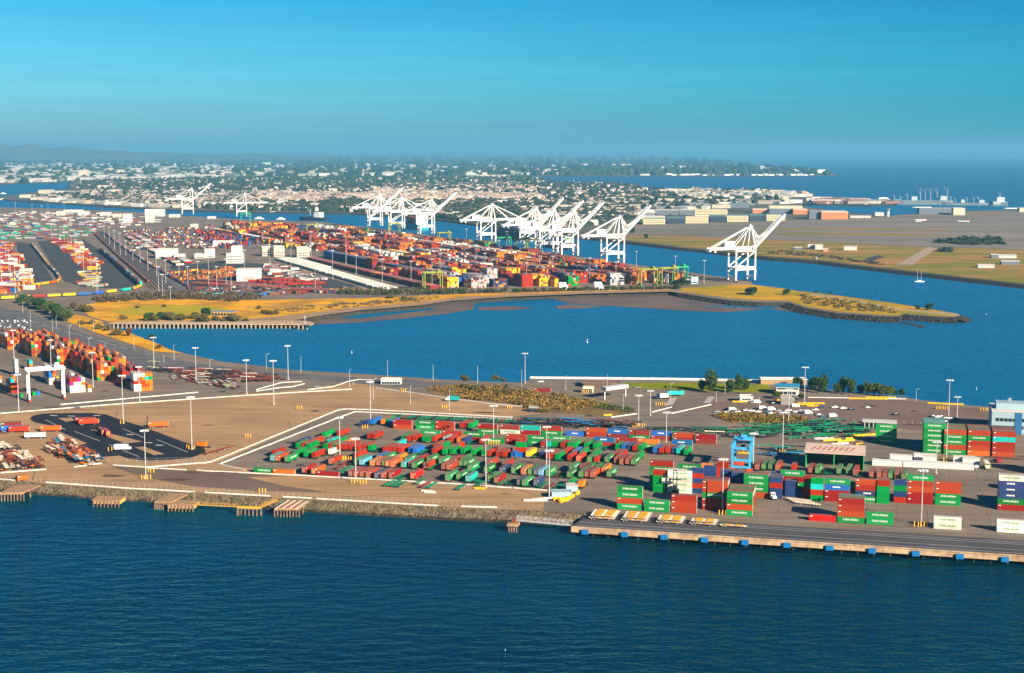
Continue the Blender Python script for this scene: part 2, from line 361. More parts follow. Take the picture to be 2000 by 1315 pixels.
# straight wharf line of the far terminal, going away from the camera
w0 = G(1470, 549.5)
for k in (260, 560, 900, 1250, 1500): PORT.append(proj(w0+SV*k-Vector((0, 0, 0))))
PORT += [(620, 433), (500, 430), (430, 426), (350, 421), (250, 413), (120, 408), (0, 405), (-300, 400), (-900, 400), (-900, 700)]
land('port_ground', PORT, asphalt, darkrock, w=5, zbot=-6, step=60)
sheet('yard_pavement', [(-260, 905), (0, 934), (90, 945), (250, 956), (400, 963), (530, 971), (650, 978), (800, 986), (900, 992), (1060, 998), (1068, 958), (800, 943), (600, 930), (420, 906), (657, 803), (700, 799), (1000, 814), (1075, 806), (1000, 793), (800, 766), (733, 758), (700, 745), (600, 760), (400, 776), (235, 790), (0, 808), (-260, 830)], .02, tan)
sheet('patched_asphalt', [(215, 910), (285, 915), (400, 921), (560, 930), (480, 932), (560, 950), (640, 962), (500, 960), (380, 951), (290, 934)], .04, mat('brown_asphalt', (0.20, 0.135, 0.10), .9, var=.2, vscale=.03))
sheet('truck_loop', [(58, 818), (64, 812), (86, 808), (140, 807), (180, 807), (208, 810), (241, 822), (277, 833), (371, 868), (400, 877), (402, 884), (372, 895), (321, 899.5), (282, 900), (251, 896.5), (233, 890), (199, 893), (150, 872), (170, 866), (118, 844), (96, 831), (66, 825)], .05, blacktop)
for P in ([(114, 817), (140, 816), (145, 822), (128, 824)], [(176, 840), (186, 840), (279, 863), (243, 866.5)], [(263, 874), (281, 872.5), (321, 887.5), (301, 889.5)]):
    sheet('loop_island', P, .09, tan)
sheet('wharf_apron_strip', [(1151, 1004), (1500, 1025), (2000, 1056), (2400, 1081), (3900, 1175), (3900, 1208), (2400, 1111), (2000, 1085), (1116, 1028)], .05, mat('rail_apron', (0.105, 0.10, 0.10), .85, col2=(0.075, 0.072, 0.075), vscale=.05))
# near basin road, park and beach, tidal flats
sheet('bay_road', [(-300, 560), (0, 600), (60, 612), (130, 640), (200, 662), (300, 693), (400, 712), (520, 726), (700, 738), (840, 746), (940, 750), (1030, 757), (1030, 775), (900, 762), (733, 752), (560, 738), (400, 735), (300, 722), (200, 695), (100, 668), (0, 640), (-300, 640)], .06, grayroad)
sheet('park_meadow', [(150, 600), (200, 588), (300, 584), (480, 586), (700, 583), (860, 576), (1100, 569), (1310, 564), (1310, 568), (1150, 572), (1000, 578), (880, 586), (820, 595), (700, 605), (612, 617), (560, 627), (215, 629), (180, 620)], .10, golden)
sheet('shore_meadow', [(140, 612), (200, 628), (205, 641), (245, 647), (270, 657), (300, 668), (330, 683), (360, 691), (300, 686), (200, 654), (130, 628)], .10, golden)
sheet('spit_meadow', [(1330, 563), (1440, 556), (1470, 557), (1530, 564), (1560, 570), (1590, 572), (1650, 580), (1740, 592), (1800, 602), (1858, 612), (1868, 618), (1832, 617), (1770, 612), (1755, 616), (1720, 615), (1640, 609), (1575, 599), (1540, 588), (1480, 586), (1430, 583), (1330, 570)], .10, goldgreen)
sheet('meadow_lawn', [(215, 608), (260, 600), (330, 596), (420, 598), (445, 604), (400, 612), (300, 617), (235, 615)], .13, mat('dry_lawn', (0.50, 0.36, 0.01), .95, col2=(0.34, 0.28, 0.01), vscale=.04))
sheet('park_path', [(480, 600), (560, 597), (700, 593), (820, 586), (820, 587.2), (700, 594.5), (560, 598.6), (480, 602)], .14, beachsand)
sheet('spit_path', [(1590, 574), (1700, 592), (1760, 604), (1870, 613), (1880, 618), (1845, 615), (1750, 605), (1690, 593), (1580, 575.5)], .14, stripm)
sheet('beach', [(470, 624), (560, 617), (612, 611), (700, 600), (820, 591), (880, 582.5), (1000, 575), (1150, 569.5), (1310, 566), (1330, 570), (1330, 573.5), (1310, 570), (1150, 574), (1000, 580), (880, 588), (820, 597), (700, 607), (612, 619), (560, 629.5), (420, 630), (400, 628)], .2, beachsand)
sheet('mud_flat', [(560, 633), (612, 622), (700, 608), (820, 598), (880, 590), (930, 588), (925, 604), (880, 612), (800, 621), (700, 630), (620, 634)], -4.32, mud, zf=-4.3)
sheet('mud_flat', [(1060, 578), (1150, 575), (1310, 571), (1400, 585), (1480, 592), (1545, 593), (1590, 608), (1560, 610), (1500, 603), (1420, 610), (1340, 607), (1200, 598), (1110, 593)], -4.32, mud, zf=-4.3)
sheet('mud_flat', [(1085, 598), (1110, 595), (1180, 598), (1150, 602), (1090, 604)], -4.3, mud, zf=-4.3)
sheet('mud_flat', [(930, 600), (1000, 598), (1045, 602), (990, 607), (940, 606)], -4.3, mud, zf=-4.3)
sheet('tide_pool', [(640, 620), (700, 612), (780, 608), (840, 601), (850, 604), (790, 612), (700, 622)], -4.29, WAT, zf=-4.3)
sheet('tide_pool', [(1370, 598), (1440, 595), (1540, 598), (1500, 603), (1430, 600)], -4.29, WAT, zf=-4.3)
sheet('park_lawn', [(1215, 748), (1360, 748), (1500, 752), (1508, 762), (1490, 768), (1330, 762), (1230, 758)], .10, lawn)
sheet('scrub_hill', [(830, 758), (900, 752), (980, 756), (1100, 773), (1200, 792), (1245, 806), (1180, 813), (1080, 806), (1000, 790), (900, 778), (840, 768)], .12, scrubm)
sheet('scrub_patch', [(1385, 812), (1450, 806), (1560, 814), (1600, 826), (1520, 832), (1430, 826)], .12, scrubm)
sheet('parking_lot', [(1280, 800), (1380, 790), (1440, 778), (1600, 775), (1760, 782), (1925, 800), (2100, 815), (2100, 850), (1900, 850), (1760, 838), (1600, 822), (1440, 805)], .05, mat('parking_asphalt', (0.215, 0.145, 0.11), .9, var=.2, vscale=.03))
# far yards on the left
for P in ([(32, 473), (60, 476), (104, 547), (70, 556), (40, 530)], [(73, 472), (100, 470), (160, 515), (168, 562), (125, 550), (108, 530)], [(160, 466), (205, 495), (268, 553), (250, 563), (195, 563), (172, 510)]):
    sheet('dark_rail_lot', P, .10, darklot)
sheet('truck_road', [(200, 452), (240, 480), (300, 520), (372, 566), (330, 572), (270, 530), (225, 492), (192, 455)], .15, grayroad)
sheet('chassis_lot', [(330, 520), (450, 510), (560, 520), (700, 560), (600, 572), (400, 575), (350, 555)], .12, darklot)
# far shore
ALA = [(140, 352), (400, 345), (700, 343), (1040, 345), (1075, 353), (1216, 357), (1262, 368), (1400, 370), (1560, 373), (1592, 384), (1650, 386), (1745, 392), (1745, 399), (1700, 401), (1600, 399), (1567, 398), (1570, 404), (1610, 409), (1660, 416), (1740, 421), (1880, 412), (2100, 408), (2700, 405), (2700, 640),
       (2000, 556), (1876, 542.5), (1726, 525), (1600, 510), (1500, 502.5), (1366, 487.5), (1326, 484), (1276, 477.5), (1216, 471), (1130, 462), (1040, 452), (902, 434), (846, 427), (690, 416), (500, 414), (330, 409), (200, 402), (130, 397), (60, 393), (20, 391), (-5, 387), (10, 382), (35, 380), (75, 374), (110, 374), (135, 368)]
land('far_shore', ALA, cityg, darkrock, w=12, zbot=-6, jit=6, step=120)
sheet('airfield', [(1140, 455), (1240, 440), (1660, 428), (1880, 413), (2600, 406), (2600, 628), (2000, 555), (1876, 541), (1726, 523.5), (1600, 508.5), (1500, 501), (1366, 486), (1276, 476), (1216, 469.5), (1136, 461)], .5, airg)
sheet('airfield_apron', [(1140, 456), (1240, 441), (1660, 429), (1880, 415), (2600, 408), (2600, 520), (2000, 489), (1930, 486), (1820, 484), (1700, 478), (1500, 469), (1330, 461), (1200, 460)], .9, apron)
sheet('grass_verge', [(1480, 449), (1600, 446), (1860, 449), (1840, 452), (1600, 450), (1490, 452)], 1.3, airg)
sheet('grass_verge', [(1500, 456), (1700, 456), (1900, 461), (1700, 462), (1540, 460)], 1.3, airg)
sheet('taxiway', [(1750, 519), (1782, 519), (1832, 486), (1812, 484)], 1.3, stripm)
sheet('dark_patch', [(1680, 511), (1712, 500), (1728, 502), (1700, 514)], 1.3, darklot)
FAR = [(-1500, 302), (1000, 302), (1350, 310), (1500, 322), (1600, 334), (1640, 343), (1500, 344.5), (1060, 344), (800, 346), (400, 348), (140, 351), (105, 356), (60, 357), (0, 360), (-300, 362), (-1500, 362)]
land('distant_plain', FAR, cityg, darkrock, w=20, ztop=-.5, zbot=-6, jit=20, step=600)
# hills on the horizon
def hills(name, d, x0, x1, hs, n=60):
    mb = MB(); vs = []; cols = n
    for i in range(n+1):
        t = i/n; x = x0+(x1-x0)*t; k = t*(len(hs)-1); a = int(min(k, len(hs)-2)); h = hs[a]+(hs[a+1]-hs[a])*(k-a); h *= 1+.08*math.sin(i*1.7)+.05*math.sin(i*4.1)
        vs += [(x, d-900, -6), (x, d-400, h*.55+rnd.uniform(-8, 8)), (x, d+500, h+rnd.uniform(-6, 6)), (x, d+3500, -6)]
    fs = [(4*i+j, 4*i+4+j, 4*i+5+j, 4*i+1+j) for i in range(n) for j in range(3)]
    mb.add(vs, fs); tag(mb.obj(name, mat('hill_ground', (0.07, 0.075, 0.05), .95, col2=(0.14, 0.11, 0.06), vscale=.0012)), kind='structure')
hills('hills', 27000, -16500, -3500, [60, 170, 130, 260, 340, 250, 150, 40, 10])
hills('hills', 33000, -20000, 2500, [230, 200, 180, 160, 150, 120, 80, 40, 10])

# haze: even, thin air round the whole place
hz = MB(); hz.box((0, 29000, 212), (110000, 62000, 440))
hm = bpy.data.materials.new('haze_air'); hm.use_nodes = True; n = hm.node_tree
n.nodes.remove(n.nodes['Principled BSDF']); pv = n.nodes.new('ShaderNodeVolumePrincipled')
pv.inputs['Color'].default_value = (0.16, 0.48, 0.70, 1); pv.inputs['Density'].default_value = HAZE_DENS; pv.inputs['Anisotropy'].default_value = 0.0
n.links.new(pv.outputs[0], n.nodes['Material Output'].inputs['Volume'])
ho = hz.obj('haze', hm); tag(ho, 'thin blue haze hanging over the harbour', 'haze', kind='stuff')

# joints, stains, tyre marks and painted lines on the paving, as thin sheets
mk = MB()
def strip_(a, c, w_, m, z=.13):
    a = Vector(a); c = Vector(c); d = (c-a).normalized(); n_ = Vector((-d.y, d.x, 0))*w_/2
    mk.add([(a.x-n_.x, a.y-n_.y, z), (c.x-n_.x, c.y-n_.y, z), (c.x+n_.x, c.y+n_.y, z), (a.x+n_.x, a.y+n_.y, z)], [(0, 1, 2, 3)], m)
for i in range(46):
    x = rnd.uniform(-20, 1080); y = rnd.uniform(770, 985)
    if not inpoly(x, y, [(0, 812), (240, 795), (500, 778), (733, 762), (1000, 800), (700, 797), (650, 800), (410, 898), (210, 905), (300, 940), (1060, 965), (1060, 990), (800, 980), (0, 930)]): continue
    p = G(x, y); L = rnd.uniform(8, 45); a = rnd.choice((TH, TH, TH+.5, TH-1.1)); strip_(p, p+Vector((math.cos(a), math.sin(a), 0))*L, rnd.uniform(.2, .5), 0)
for i in range(60):                 # irregular oil and water stains
    x = rnd.uniform(0, 2000); y = rnd.uniform(775, 1050)
    if y > 925+x*.07: continue
    p = G(x, y); r_ = rnd.uniform(1, 3.6); n_ = 9; mk.add([(p.x+math.cos(k*.698+.3)*r_*rnd.uniform(1.2, 3.2), p.y+math.sin(k*.698)*r_*rnd.uniform(.5, 1.1), .125+i*.0002) for k in range(n_)], [tuple(range(n_))], 0)
for (x0, y0, x1, y1) in ((45+43, 820, 128, 840), (145, 843, 195, 862), (213, 869, 272, 893), (240, 838, 280, 855), (306, 859, 367, 884)): strip_(G(x0, y0), G(x1, y1), .35, 1, .16)
for (x, y) in ((105, 812), (140, 813), (190, 812), (254, 849), (290, 865), (311, 870)): strip_(G(x-7, y), G(x+7, y+.6), 1.5, 1, .16)
for k in range(7): strip_(G(1322-k*2.2, 777+k*.3)+Vector((0, 0, 0)), G(1313-k*2.2, 791+k*.3), .35, 1)
for k in range(6): strip_(G(1396-k*2.2, 775), G(1385-k*2.2, 788), .35, 1)
for k in range(9): strip_(G(870+k*25, 0+764+k*2.2)+Vector((0, 40, 0)), G(886+k*25, 765.5+k*2.2)+Vector((0, 40, 0)), .3, 1)
for k in range(12): strip_(G(60+k*22, 628+k*6.2), G(74+k*22, 632+k*6.2), .4, 1)
for k in range(18):                 # slot lines of the near stacking yard
    p = G(1180, 985)+UX*k*14; strip_(p, p+UY*150, .22, 2)
for k in range(9): p = G(1150, 1000)+UY*(k*17+6); strip_(p, p+UX*250, .22, 2)
for k in range(30): p = G(1430, 812)+UX*k*5.2; strip_(p, p+UY*9, .18, 1)
tag(mk.obj('ground_markings', [mat('stain', (0.10, 0.07, 0.05), .9), linem, mat('faded_paint', (0.34, 0.27, 0.20), .9)]), kind='structure')
# ---------------- containers ----------------
COLS = dict(G=('green', (0.002, 0.245, 0.042)), R=('red', (0.36, 0.024, 0.005)), O=('orange', (0.72, 0.17, 0.008)), B=('blue', (0.015, 0.13, 0.42)), N=('navy blue', (0.022, 0.05, 0.15)),
            W=('white', (0.82, 0.77, 0.62)), T=('turquoise', (0.01, 0.48, 0.42)), L=('light blue', (0.10, 0.45, 0.66)), Y=('yellow', (0.85, 0.42, 0.015)), A=('grey', (0.42, 0.40, 0.38)),
            M=('maroon', (0.26, 0.025, 0.018)), F=('bright red', (0.85, 0.055, 0.006)), P=('magenta', (0.62, 0.01, 0.25)), K=('brown', (0.22, 0.07, 0.03)))
rods = mat('galvanised_rods', (0.55, 0.5, 0.45), .5)
rubber = mat('tyre_rubber', (0.02, 0.02, 0.022), .9)
def mixc(a, b, t): return tuple(a[i]*(1-t)+b[i]*t for i in range(3))
def paint(k):
    nm, c = COLS[k]; name = nm.replace(' ', '_')
    m = mat(name+'_paint', c, .55, col2=mixc(tuple(x*.7 for x in c), (0.16, 0.08, 0.04), .35), vscale=.7, detail=9, objrand=.3, lo=.48, hi=.8, spec=.2)
    r = mat(name+'_worn_roof', mixc(c, (0.27, 0.20, 0.16), .62), .8, col2=mixc(c, (0.17, 0.13, 0.11), .7), vscale=.4, detail=8, objrand=.25, spec=.2)
    d = mat(name+'_sun_tinted_door', mixc(c, (0.45, 0.27, 0.14), .22), .55, col2=mixc(c, (0.30, 0.18, 0.1), .5), vscale=.7, detail=6, objrand=.22)  # warm sunlight on the door ends mixed into their colour as tan
    return m, r, d
CM = {}
def cmesh(k, L, H):
    key = (k, L, H)
    if key in CM: return CM[key]
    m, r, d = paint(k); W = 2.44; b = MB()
    nseg = 16 if L > 8 else 8            # corrugated sides: shallow trapezoid folds between the corner posts
    for sy in (-1, 1):
        xs = [-L/2+.16]; step = (L-.32)/(nseg*2)
        for i in range(nseg*2): xs.append(xs[-1]+step)
        vs = []
        for i, x in enumerate(xs):
            y = sy*(W/2-(.02 if i % 2 else .075)); vs += [(x, y, .16), (x, y, H-.12)]
        fs = [(2*i, 2*i+2, 2*i+3, 2*i+1) if sy < 0 else (2*i+1, 2*i+3, 2*i+2, 2*i) for i in range(len(xs)-1)]
        b.add(vs, fs, 0)
        b.box((0, sy*(W/2-.06), .08), (L, .12, .16), m=0); b.box((0, sy*(W/2-.06), H-.06), (L-.36, .12, .12), m=0)
        for sx in (-1, 1): b.box((sx*(L/2-.09), sy*(W/2-.095), H/2), (.18, .19, H-.002), m=0)
    b.box((0, 0, H-.05), (L-.36, W-.24, .06), m=1)
    for i in range(int(L*1.0)): b.box((-L/2+.7+i*(L-1.4)/(int(L)-1), 0, H-.012), (.35, W-.4, .03), m=1)
    b.box((-L/2+.08, 0, H/2), (.06, W-.38, H-.24), m=0); b.box((0, 0, .1), (L-.3, W-.24, .08), m=0)
    for sx in (-1, 1): b.box((sx*(L/2-.09), 0, H-.06), (.18, W-.38, .12), m=0); b.box((sx*(L/2-.09), 0, .08), (.18, W-.38, .16), m=0)
    body = b.mesh('container_body', [m, r])
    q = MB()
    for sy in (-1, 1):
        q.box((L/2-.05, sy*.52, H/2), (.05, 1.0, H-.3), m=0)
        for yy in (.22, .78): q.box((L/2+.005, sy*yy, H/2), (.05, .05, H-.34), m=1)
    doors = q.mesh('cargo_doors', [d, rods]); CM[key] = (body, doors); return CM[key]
def text_mesh(s, size, m, bold=.0):
    cu = bpy.data.curves.new('lettering', 'FONT'); cu.body = s; cu.size = size; cu.align_x = 'CENTER'; cu.align_y = 'CENTER'; cu.resolution_u = 1; cu.offset = bold; cu.space_character = 1.12
    o = bpy.data.objects.new('tmp', cu); C.objects.link(o); dg = bpy.context.evaluated_depsgraph_get(); dg.update()
    me = bpy.data.meshes.new_from_object(o.evaluated_get(dg)); bpy.data.objects.remove(o); bpy.data.curves.remove(cu)
    me.materials.clear(); me.materials.append(m); return me
letw = mat('white_lettering', (0.86, 0.85, 0.80), .6); letg = mat('green_lettering', (0.01, 0.30, 0.08), .6)
LET = {}
def lettering(kind, L, H, side=-1):
    """lettering on both long sides, standing 2 cm proud of the folds"""
    key = (kind, L, H, side)
    if key in LET: return LET[key]
    W = 2.44; mb = MB(); mt = letg if kind == 'green' else letw
    if kind in ('white', 'green', 'apl'):
        tm = text_mesh('APL' if kind == 'apl' else 'EVERGREEN', 1.22 if L > 8 else .8, mt, .02)
        for sy in (side,):
            vs = [((v.co.x if sy < 0 else -v.co.x), sy*(W/2+.02), v.co.z+v.co.y+H*.55) for v in tm.vertices]
            mb.add(vs, [tuple(p.vertices) for p in tm.polygons])
    elif kind == 'blocks':                     # white word too small to read in the photograph: broken bar of strokes
        for sy in (side,):
            x = -2.2
            for i in range(9):
                ww = .22+.2*((i*7) % 3)/2; mb.box((x+ww/2, sy*(W/2+.01), H*.56), (ww, .03, .62 if i % 4 else .8)); x += ww+.09
    elif kind == 'swoosh':
        for sy in (side,):
            x = -1.9
            for i in range(7):
                ww = .42; mb.box((x+ww/2, sy*(W/2+.01), H*.5), (ww, .03, .55)); x += ww+.08
            mb.beam((-1.2, sy*(W/2+.01), H*.74), (.6, sy*(W/2+.01), H*.82), .03, .18); mb.beam((-.3, sy*(W/2+.01), H*.22), (1.2, sy*(W/2+.01), H*.30), .03, .14)
    # small identification marks at the corner
    if kind == 'marks':
        for sy in (side,): mb.box((sy*(L/2-1.05), sy*(W/2+.01), H-.6), (1.2, .03, .34))
    LET[key] = mb.mesh('lettering', mt); return LET[key]

ITEMS = []      # every container in the near yards; sorted later by how large it shows
def put(c, ang, k, L=12.19, H=2.9, z=0.0, label='', vis=1.0, let=None, group=None):
    ITEMS.append(dict(c=c, ang=ang, k=k, L=L, H=H, z=z, label=label, vis=vis*ppm(c)*L/12.0, let=let, group=group))
TIER = ['bottom', 'second', 'third', 'fourth', 'fifth', 'sixth']
def letfor(k, L, i=0):
    if k == 'G': return 'white'
    if k == 'W': return 'green' if L > 8 else None
    if k in 'NB': return 'blocks' if L > 8 else 'swoosh'
    return 'marks'
def stack(px, py, cols, phrase, L=12.19, deep=1, H=2.9, tops=None, ends=True, pool='GRRGRKG', frame=TH):
    """px,py = front left bottom corner; cols bottom to top; deep rows going away from the camera"""
    U = Vector((math.cos(frame), math.sin(frame), 0)); V = Vector((-math.sin(frame), math.cos(frame), 0))
    p = G(px, py); n = len(cols)
    for d in range(deep):
        for t in range(n):
            k = cols[t] if d == 0 else (tops[d % len(tops)] if tops and t == n-1 else rnd.choice(pool))
            c = p + U*(L/2+rnd.uniform(-.06, .06)) + V*(1.22+d*2.5)
            top = t == n-1
            tier = 'top' if top and n > 1 else ('only' if n == 1 else TIER[t])
            nm = COLS[k][0]
            if deep == 1: lab = f"{nm} container, {tier} one of {phrase}" if n > 1 else f"{nm} container, {phrase}"
            else: lab = f"{nm} container, {tier} tier, {ordw(d+1)} row of {phrase}"
            vis = 1.0 if d == 0 else (.75 if top else (.35 if ends else .1))
            put(c, frame, k, L, H, t*H, lab, vis, letfor(k, L) if (d == 0) else None, phrase)
# stacks on the wharf and behind it, front row first
stack(1205.5, 994.2, 'GRGG', 'the leftmost wharf-side stack of four')
stack(1258, 998.5, 'GG', 'the low green pair beside the leftmost wharf-side stack')
stack(1310.5, 1000.6, 'RRR', 'the plain red stack of three at the wharf')
stack(1371, 995.5, 'RRGRR', 'the red stack behind the tall mast', deep=4, tops='RRRR')
stack(1418.8, 1006.6, 'GRGG', 'the deep striped wharf stack', deep=7, tops='GRKGGRK')
stack(1452, 971, 'RGGG', 'the green stack behind the deep striped one', deep=3, tops='RRK')
stack(1502, 974, 'NNRN', 'the navy and red short stack with white marks', L=6.06, deep=4, tops='NNNN', pool='NNR', H=2.75)
stack(1533, 970, 'NNN', 'the all navy short stack', L=6.06, deep=2, tops='NN', pool='N', H=2.75)
stack(1582.5, 978, 'GRTG', 'the four-colour short stack in the middle', L=6.06, deep=1)
stack(1610, 979, 'RRBG', 'the stack topped by green over blue', deep=1)
stack(1623, 972, 'GRG', 'the half hidden stack behind the green over blue one', L=12.19)
stack(1580.5, 1017, 'F', 'lying alone at the wharf left of the red block')
stack(1635, 1020.4, 'GRRR', 'the red block by the wharf rails', deep=4, tops='RGKT')
stack(1692, 1023.3, 'GG', 'the green pair right of the red block')
stack(1670, 980, 'GNRR', 'the dark red stack shaded by its neighbour')
stack(1712, 983, 'GGGR', 'the narrow green stack with a red top', L=6.06, deep=3, tops='RKR')
stack(1745, 981.5, 'RNGN', 'the shaded navy stack with a small red one below', L=6.06)
stack(1771.7, 983.3, 'RRRRG', 'the tall red stack behind the right lamp mast', deep=1)
stack(1825.7, 985.8, 'GGRR', 'the red over green stack right of the lamp mast', deep=1)
stack(1823.4, 1032.5, 'WW', 'the cream pair near the wharf')
stack(1946.6, 1039, 'WW', 'the white pair at the right edge of the picture')
stack(1948, 996, 'RGNNNW', 'the tall navy block at the right edge', deep=2, tops='W')
# taller blocks further back
stack(1709.5, 865.5, 'GGGG', 'the free-standing all green stack', deep=1)
stack(1802.5, 884.5, 'GGGGGG', 'the teal topped tall block', deep=7, tops='TTTTTTT', pool='G', L=12.19)
stack(1842.8, 887.3, 'GRGGR', 'the left tall block by the office', deep=8, tops='RGGKRRGG')
stack(1889.3, 889.3, 'ORRGR', 'the middle tall block by the office', deep=8, tops='KKRGGRKR')
stack(1937.5, 891.9, 'RRRTR', 'the right tall block by the office', deep=8, tops='KKRRKRKG')
# behind the leftmost wharf stack
stack(1275, 961, 'GGGR', 'the short green stack with a bright red top', L=6.06)
stack(1268.5, 953, 'GGGGR', 'the back left stack with a dark red top')
stack(1324, 949, 'RRGG', 'the stack with green on top behind the white ones')
stack(1304, 962, 'WWWW', 'the white stack behind the handler', deep=2, tops='WW', pool='W')
stack(1350, 963, 'NRNRN', 'the left navy and red striped stack', L=6.06, H=2.6)
stack(1374.5, 958, 'NNNNN', 'the tall navy stack', L=6.06, H=2.6)
stack(1369, 948, 'RRRO', 'the stack with an orange top behind the navy ones', L=6.06)
stack(1399, 945, 'RRRR', 'the short red stack behind the lamp mast', L=6.06, deep=2, tops='RR')
stack(1406.5, 957, 'NNNN', 'the short navy stack left of the blue gantry', L=6.06, deep=2, tops='NN', pool='N', H=2.6)
stack(1428, 962, 'NNNN', 'the short navy stack under the blue gantry', L=6.06, deep=3, tops='NNK', pool='NR', H=2.6)
stack(1507, 960, 'NNNN', 'the short blue stack in the middle distance', L=6.06, H=2.6)
stack(1523, 962, 'RGRG', 'the stack behind the all navy short one')
stack(1569, 973, 'RRGM', 'the short maroon topped stack in shade', L=6.06)
# long rows that face the camera at the back of the trailer yard
ROWA = [(768, 837.5, 'RR'), (812, 838.5, 'GG'), (850, 840.5, 'RR'), (933.6, 846.5, 'GR'), (977, 847.8, 'WM'), (1017, 848.8, 'RT'), (1058.5, 850, 'GR'), (1104.7, 851, 'B'), (1145, 853.8, 'RR'), (1187, 855.8, 'MB'), (1229, 858.3, 'GM'), (1272, 860, 'MB'), (1315.5, 863.5, 'RR'), (1358.6, 866.5, 'MR')]
for i, (x, y, cc) in enumerate(ROWA): stack(x, y, cc, f'{ordw(i+1)} from the left in the back row facing the water' if len(cc) == 1 else f'{ordw(i+1)} stack from the left in the back row')
ROWB = [(822, 858.5, 'GG'), (864, 860, 'RR'), (906, 862, 'RG'), (947, 865, 'G'), (988, 867, 'RR'), (1031, 869, 'GG'), (1073, 870, 'GG'), (1117, 871.5, 'R'), (1160, 872.5, 'RB'), (1203.5, 874, 'RR'), (1246, 876, 'GO'), (1311.5, 878, 'RB')]
for i, (x, y, cc) in enumerate(ROWB): stack(x, y, cc, f'{ordw(i+1)} from the left in the second back row' if len(cc) == 1 else f'{ordw(i+1)} stack from the left in the second back row')
for x, y, k, ph in ((496, 923.5, 'G', 'at the left end of the front barrier'), (533, 926.5, 'O', 'beside the green one on the front barrier'), (619, 930.5, 'R', 'behind the front barrier with a green neighbour'), (997, 866, 'N', 'parked in a gap of the second back row'), (908, 898, 'W', 'low in the middle of the trailer yard')):
    if k != 'W' and x != 997: stack(x, y, k, ph)
stack(1007, 893, 'BRG', 'the lone stack standing among the trailers', L=6.06)
# trailers: containers on wheels, noses to the camera
fr = mat('green_frame', (0.01, 0.20, 0.09), .6, objrand=.3); frr = mat('rusty_frame', (0.25, 0.05, 0.02), .7, objrand=.3); frw = mat('cream_frame', (0.75, 0.62, 0.48), .6, objrand=.15)
fry = mat('yellow_panel', (0.85, 0.42, 0.01), .6); frk = mat('dark_frame', (0.03, 0.035, 0.05), .6, objrand=.3); frb = mat('blue_frame', (0.02, 0.22, 0.45), .6, objrand=.3); frb2 = mat('orange_frame', (0.75, 0.18, 0.02), .6, objrand=.2)
def chassis(fm, label, L=12.2, panel=False, pm=None):
    t = empty('chassis', (0, -500, 0), 0, label, 'trailer chassis')
    b = MB()
    for sy in (-1, 1): b.box((0, sy*.48, .98), (L, .14, .32)); b.box((-.2, sy*1.12, 1.05), (L*.9, .07, .12))
    for i in range(9): b.box((-L/2+.3+i*(L-.6)/8, 0, .98), (.14, 2.3, .14))
    b.box((L/2-.1, 0, 1.06), (.2, 2.44, .22)); b.box((-L/2+.1, 0, 1.06), (.2, 2.44, .22)); b.box((-L/2+.9, 0, .8), (1.4, .8, .2))
    b.obj('frame', fm, t)
    if panel:
        b = MB()
        for x in (-2.6, 2.6): b.box((x, 0, 1.3), (3.6, 2.0, .1))
        b.obj('deck_panel', pm or fry, t)
    for x in (L/2-1.3, L/2-2.6):
        b = MB(); b.cyl((x, -1.15, .5), (x, 1.15, .5), .08, m=1)
        for sy in (-1, 1): b.cyl((x, sy*.72, .5), (x, sy*1.2, .5), .5, n=10); b.cyl((x, sy*1.2, .5), (x, sy*1.22, .5), .26, n=8, m=1)
        b.obj('wheel_set', [rubber, rods], t)
    b = MB(); b.box((-L/2+2.6, 0, .45), (.1, 1.5, .1))
    for sy in (-1, 1): b.box((-L/2+2.6, sy*.75, .5), (.14, .14, 1.0)); b.box((-L/2+2.6, sy*.75, .04), (.35, .3, .08))
    b.obj('landing_leg', rods, t)
    return freeze(t)
CH = dict(G=chassis(fr, 'green trailer chassis'), R=chassis(frr, 'rusty red trailer chassis'), W=chassis(frw, 'cream trailer chassis with yellow deck panels', panel=True), K=chassis(frk, 'dark trailer chassis'), B=chassis(frb, 'blue trailer chassis'), C=chassis(frw, 'cream trailer chassis'), O=chassis(frb2, 'orange trailer chassis'))
CHN = dict(G='green', R='rusty red', W='cream and yellow', K='dark', B='blue', C='cream', O='orange')
CREQ = []
def put_chassis(kd, loc, ang, label, group=None, pr=1.0):
    CREQ.append((pr*ppm(loc), kd, tuple(loc), ang, label, group or 'trailer chassis'))
def trailer(px, py, k, row, i, H=2.9):
    p = G(px, py); L = 6.06 if k.islower() else 12.19; K = k.upper()
    V = Vector((math.cos(TR), math.sin(TR), 0)); U = Vector((math.sin(TR), -math.cos(TR), 0))
    jit = rnd.uniform(-1.0, 1.0)
    c = p + V*(6.1+jit) + U*1.22
    ang = TR+math.pi
    ck = rnd.choice('GGRKC')
    put_chassis(ck, (c.x, c.y, 0), ang, f"{CHN[ck]} chassis under the {ordw(i)} container of {row}", None, .35)
    if L < 8: c = c - V*3.0
    put(c, ang, K, L, H, 1.22, f"{COLS[K][0]} container on a chassis, {ordw(i)} from the left in {row}", .62, letfor(K, L) if K in 'GB' else 'marks', 'containers on wheels in the trailer yard')
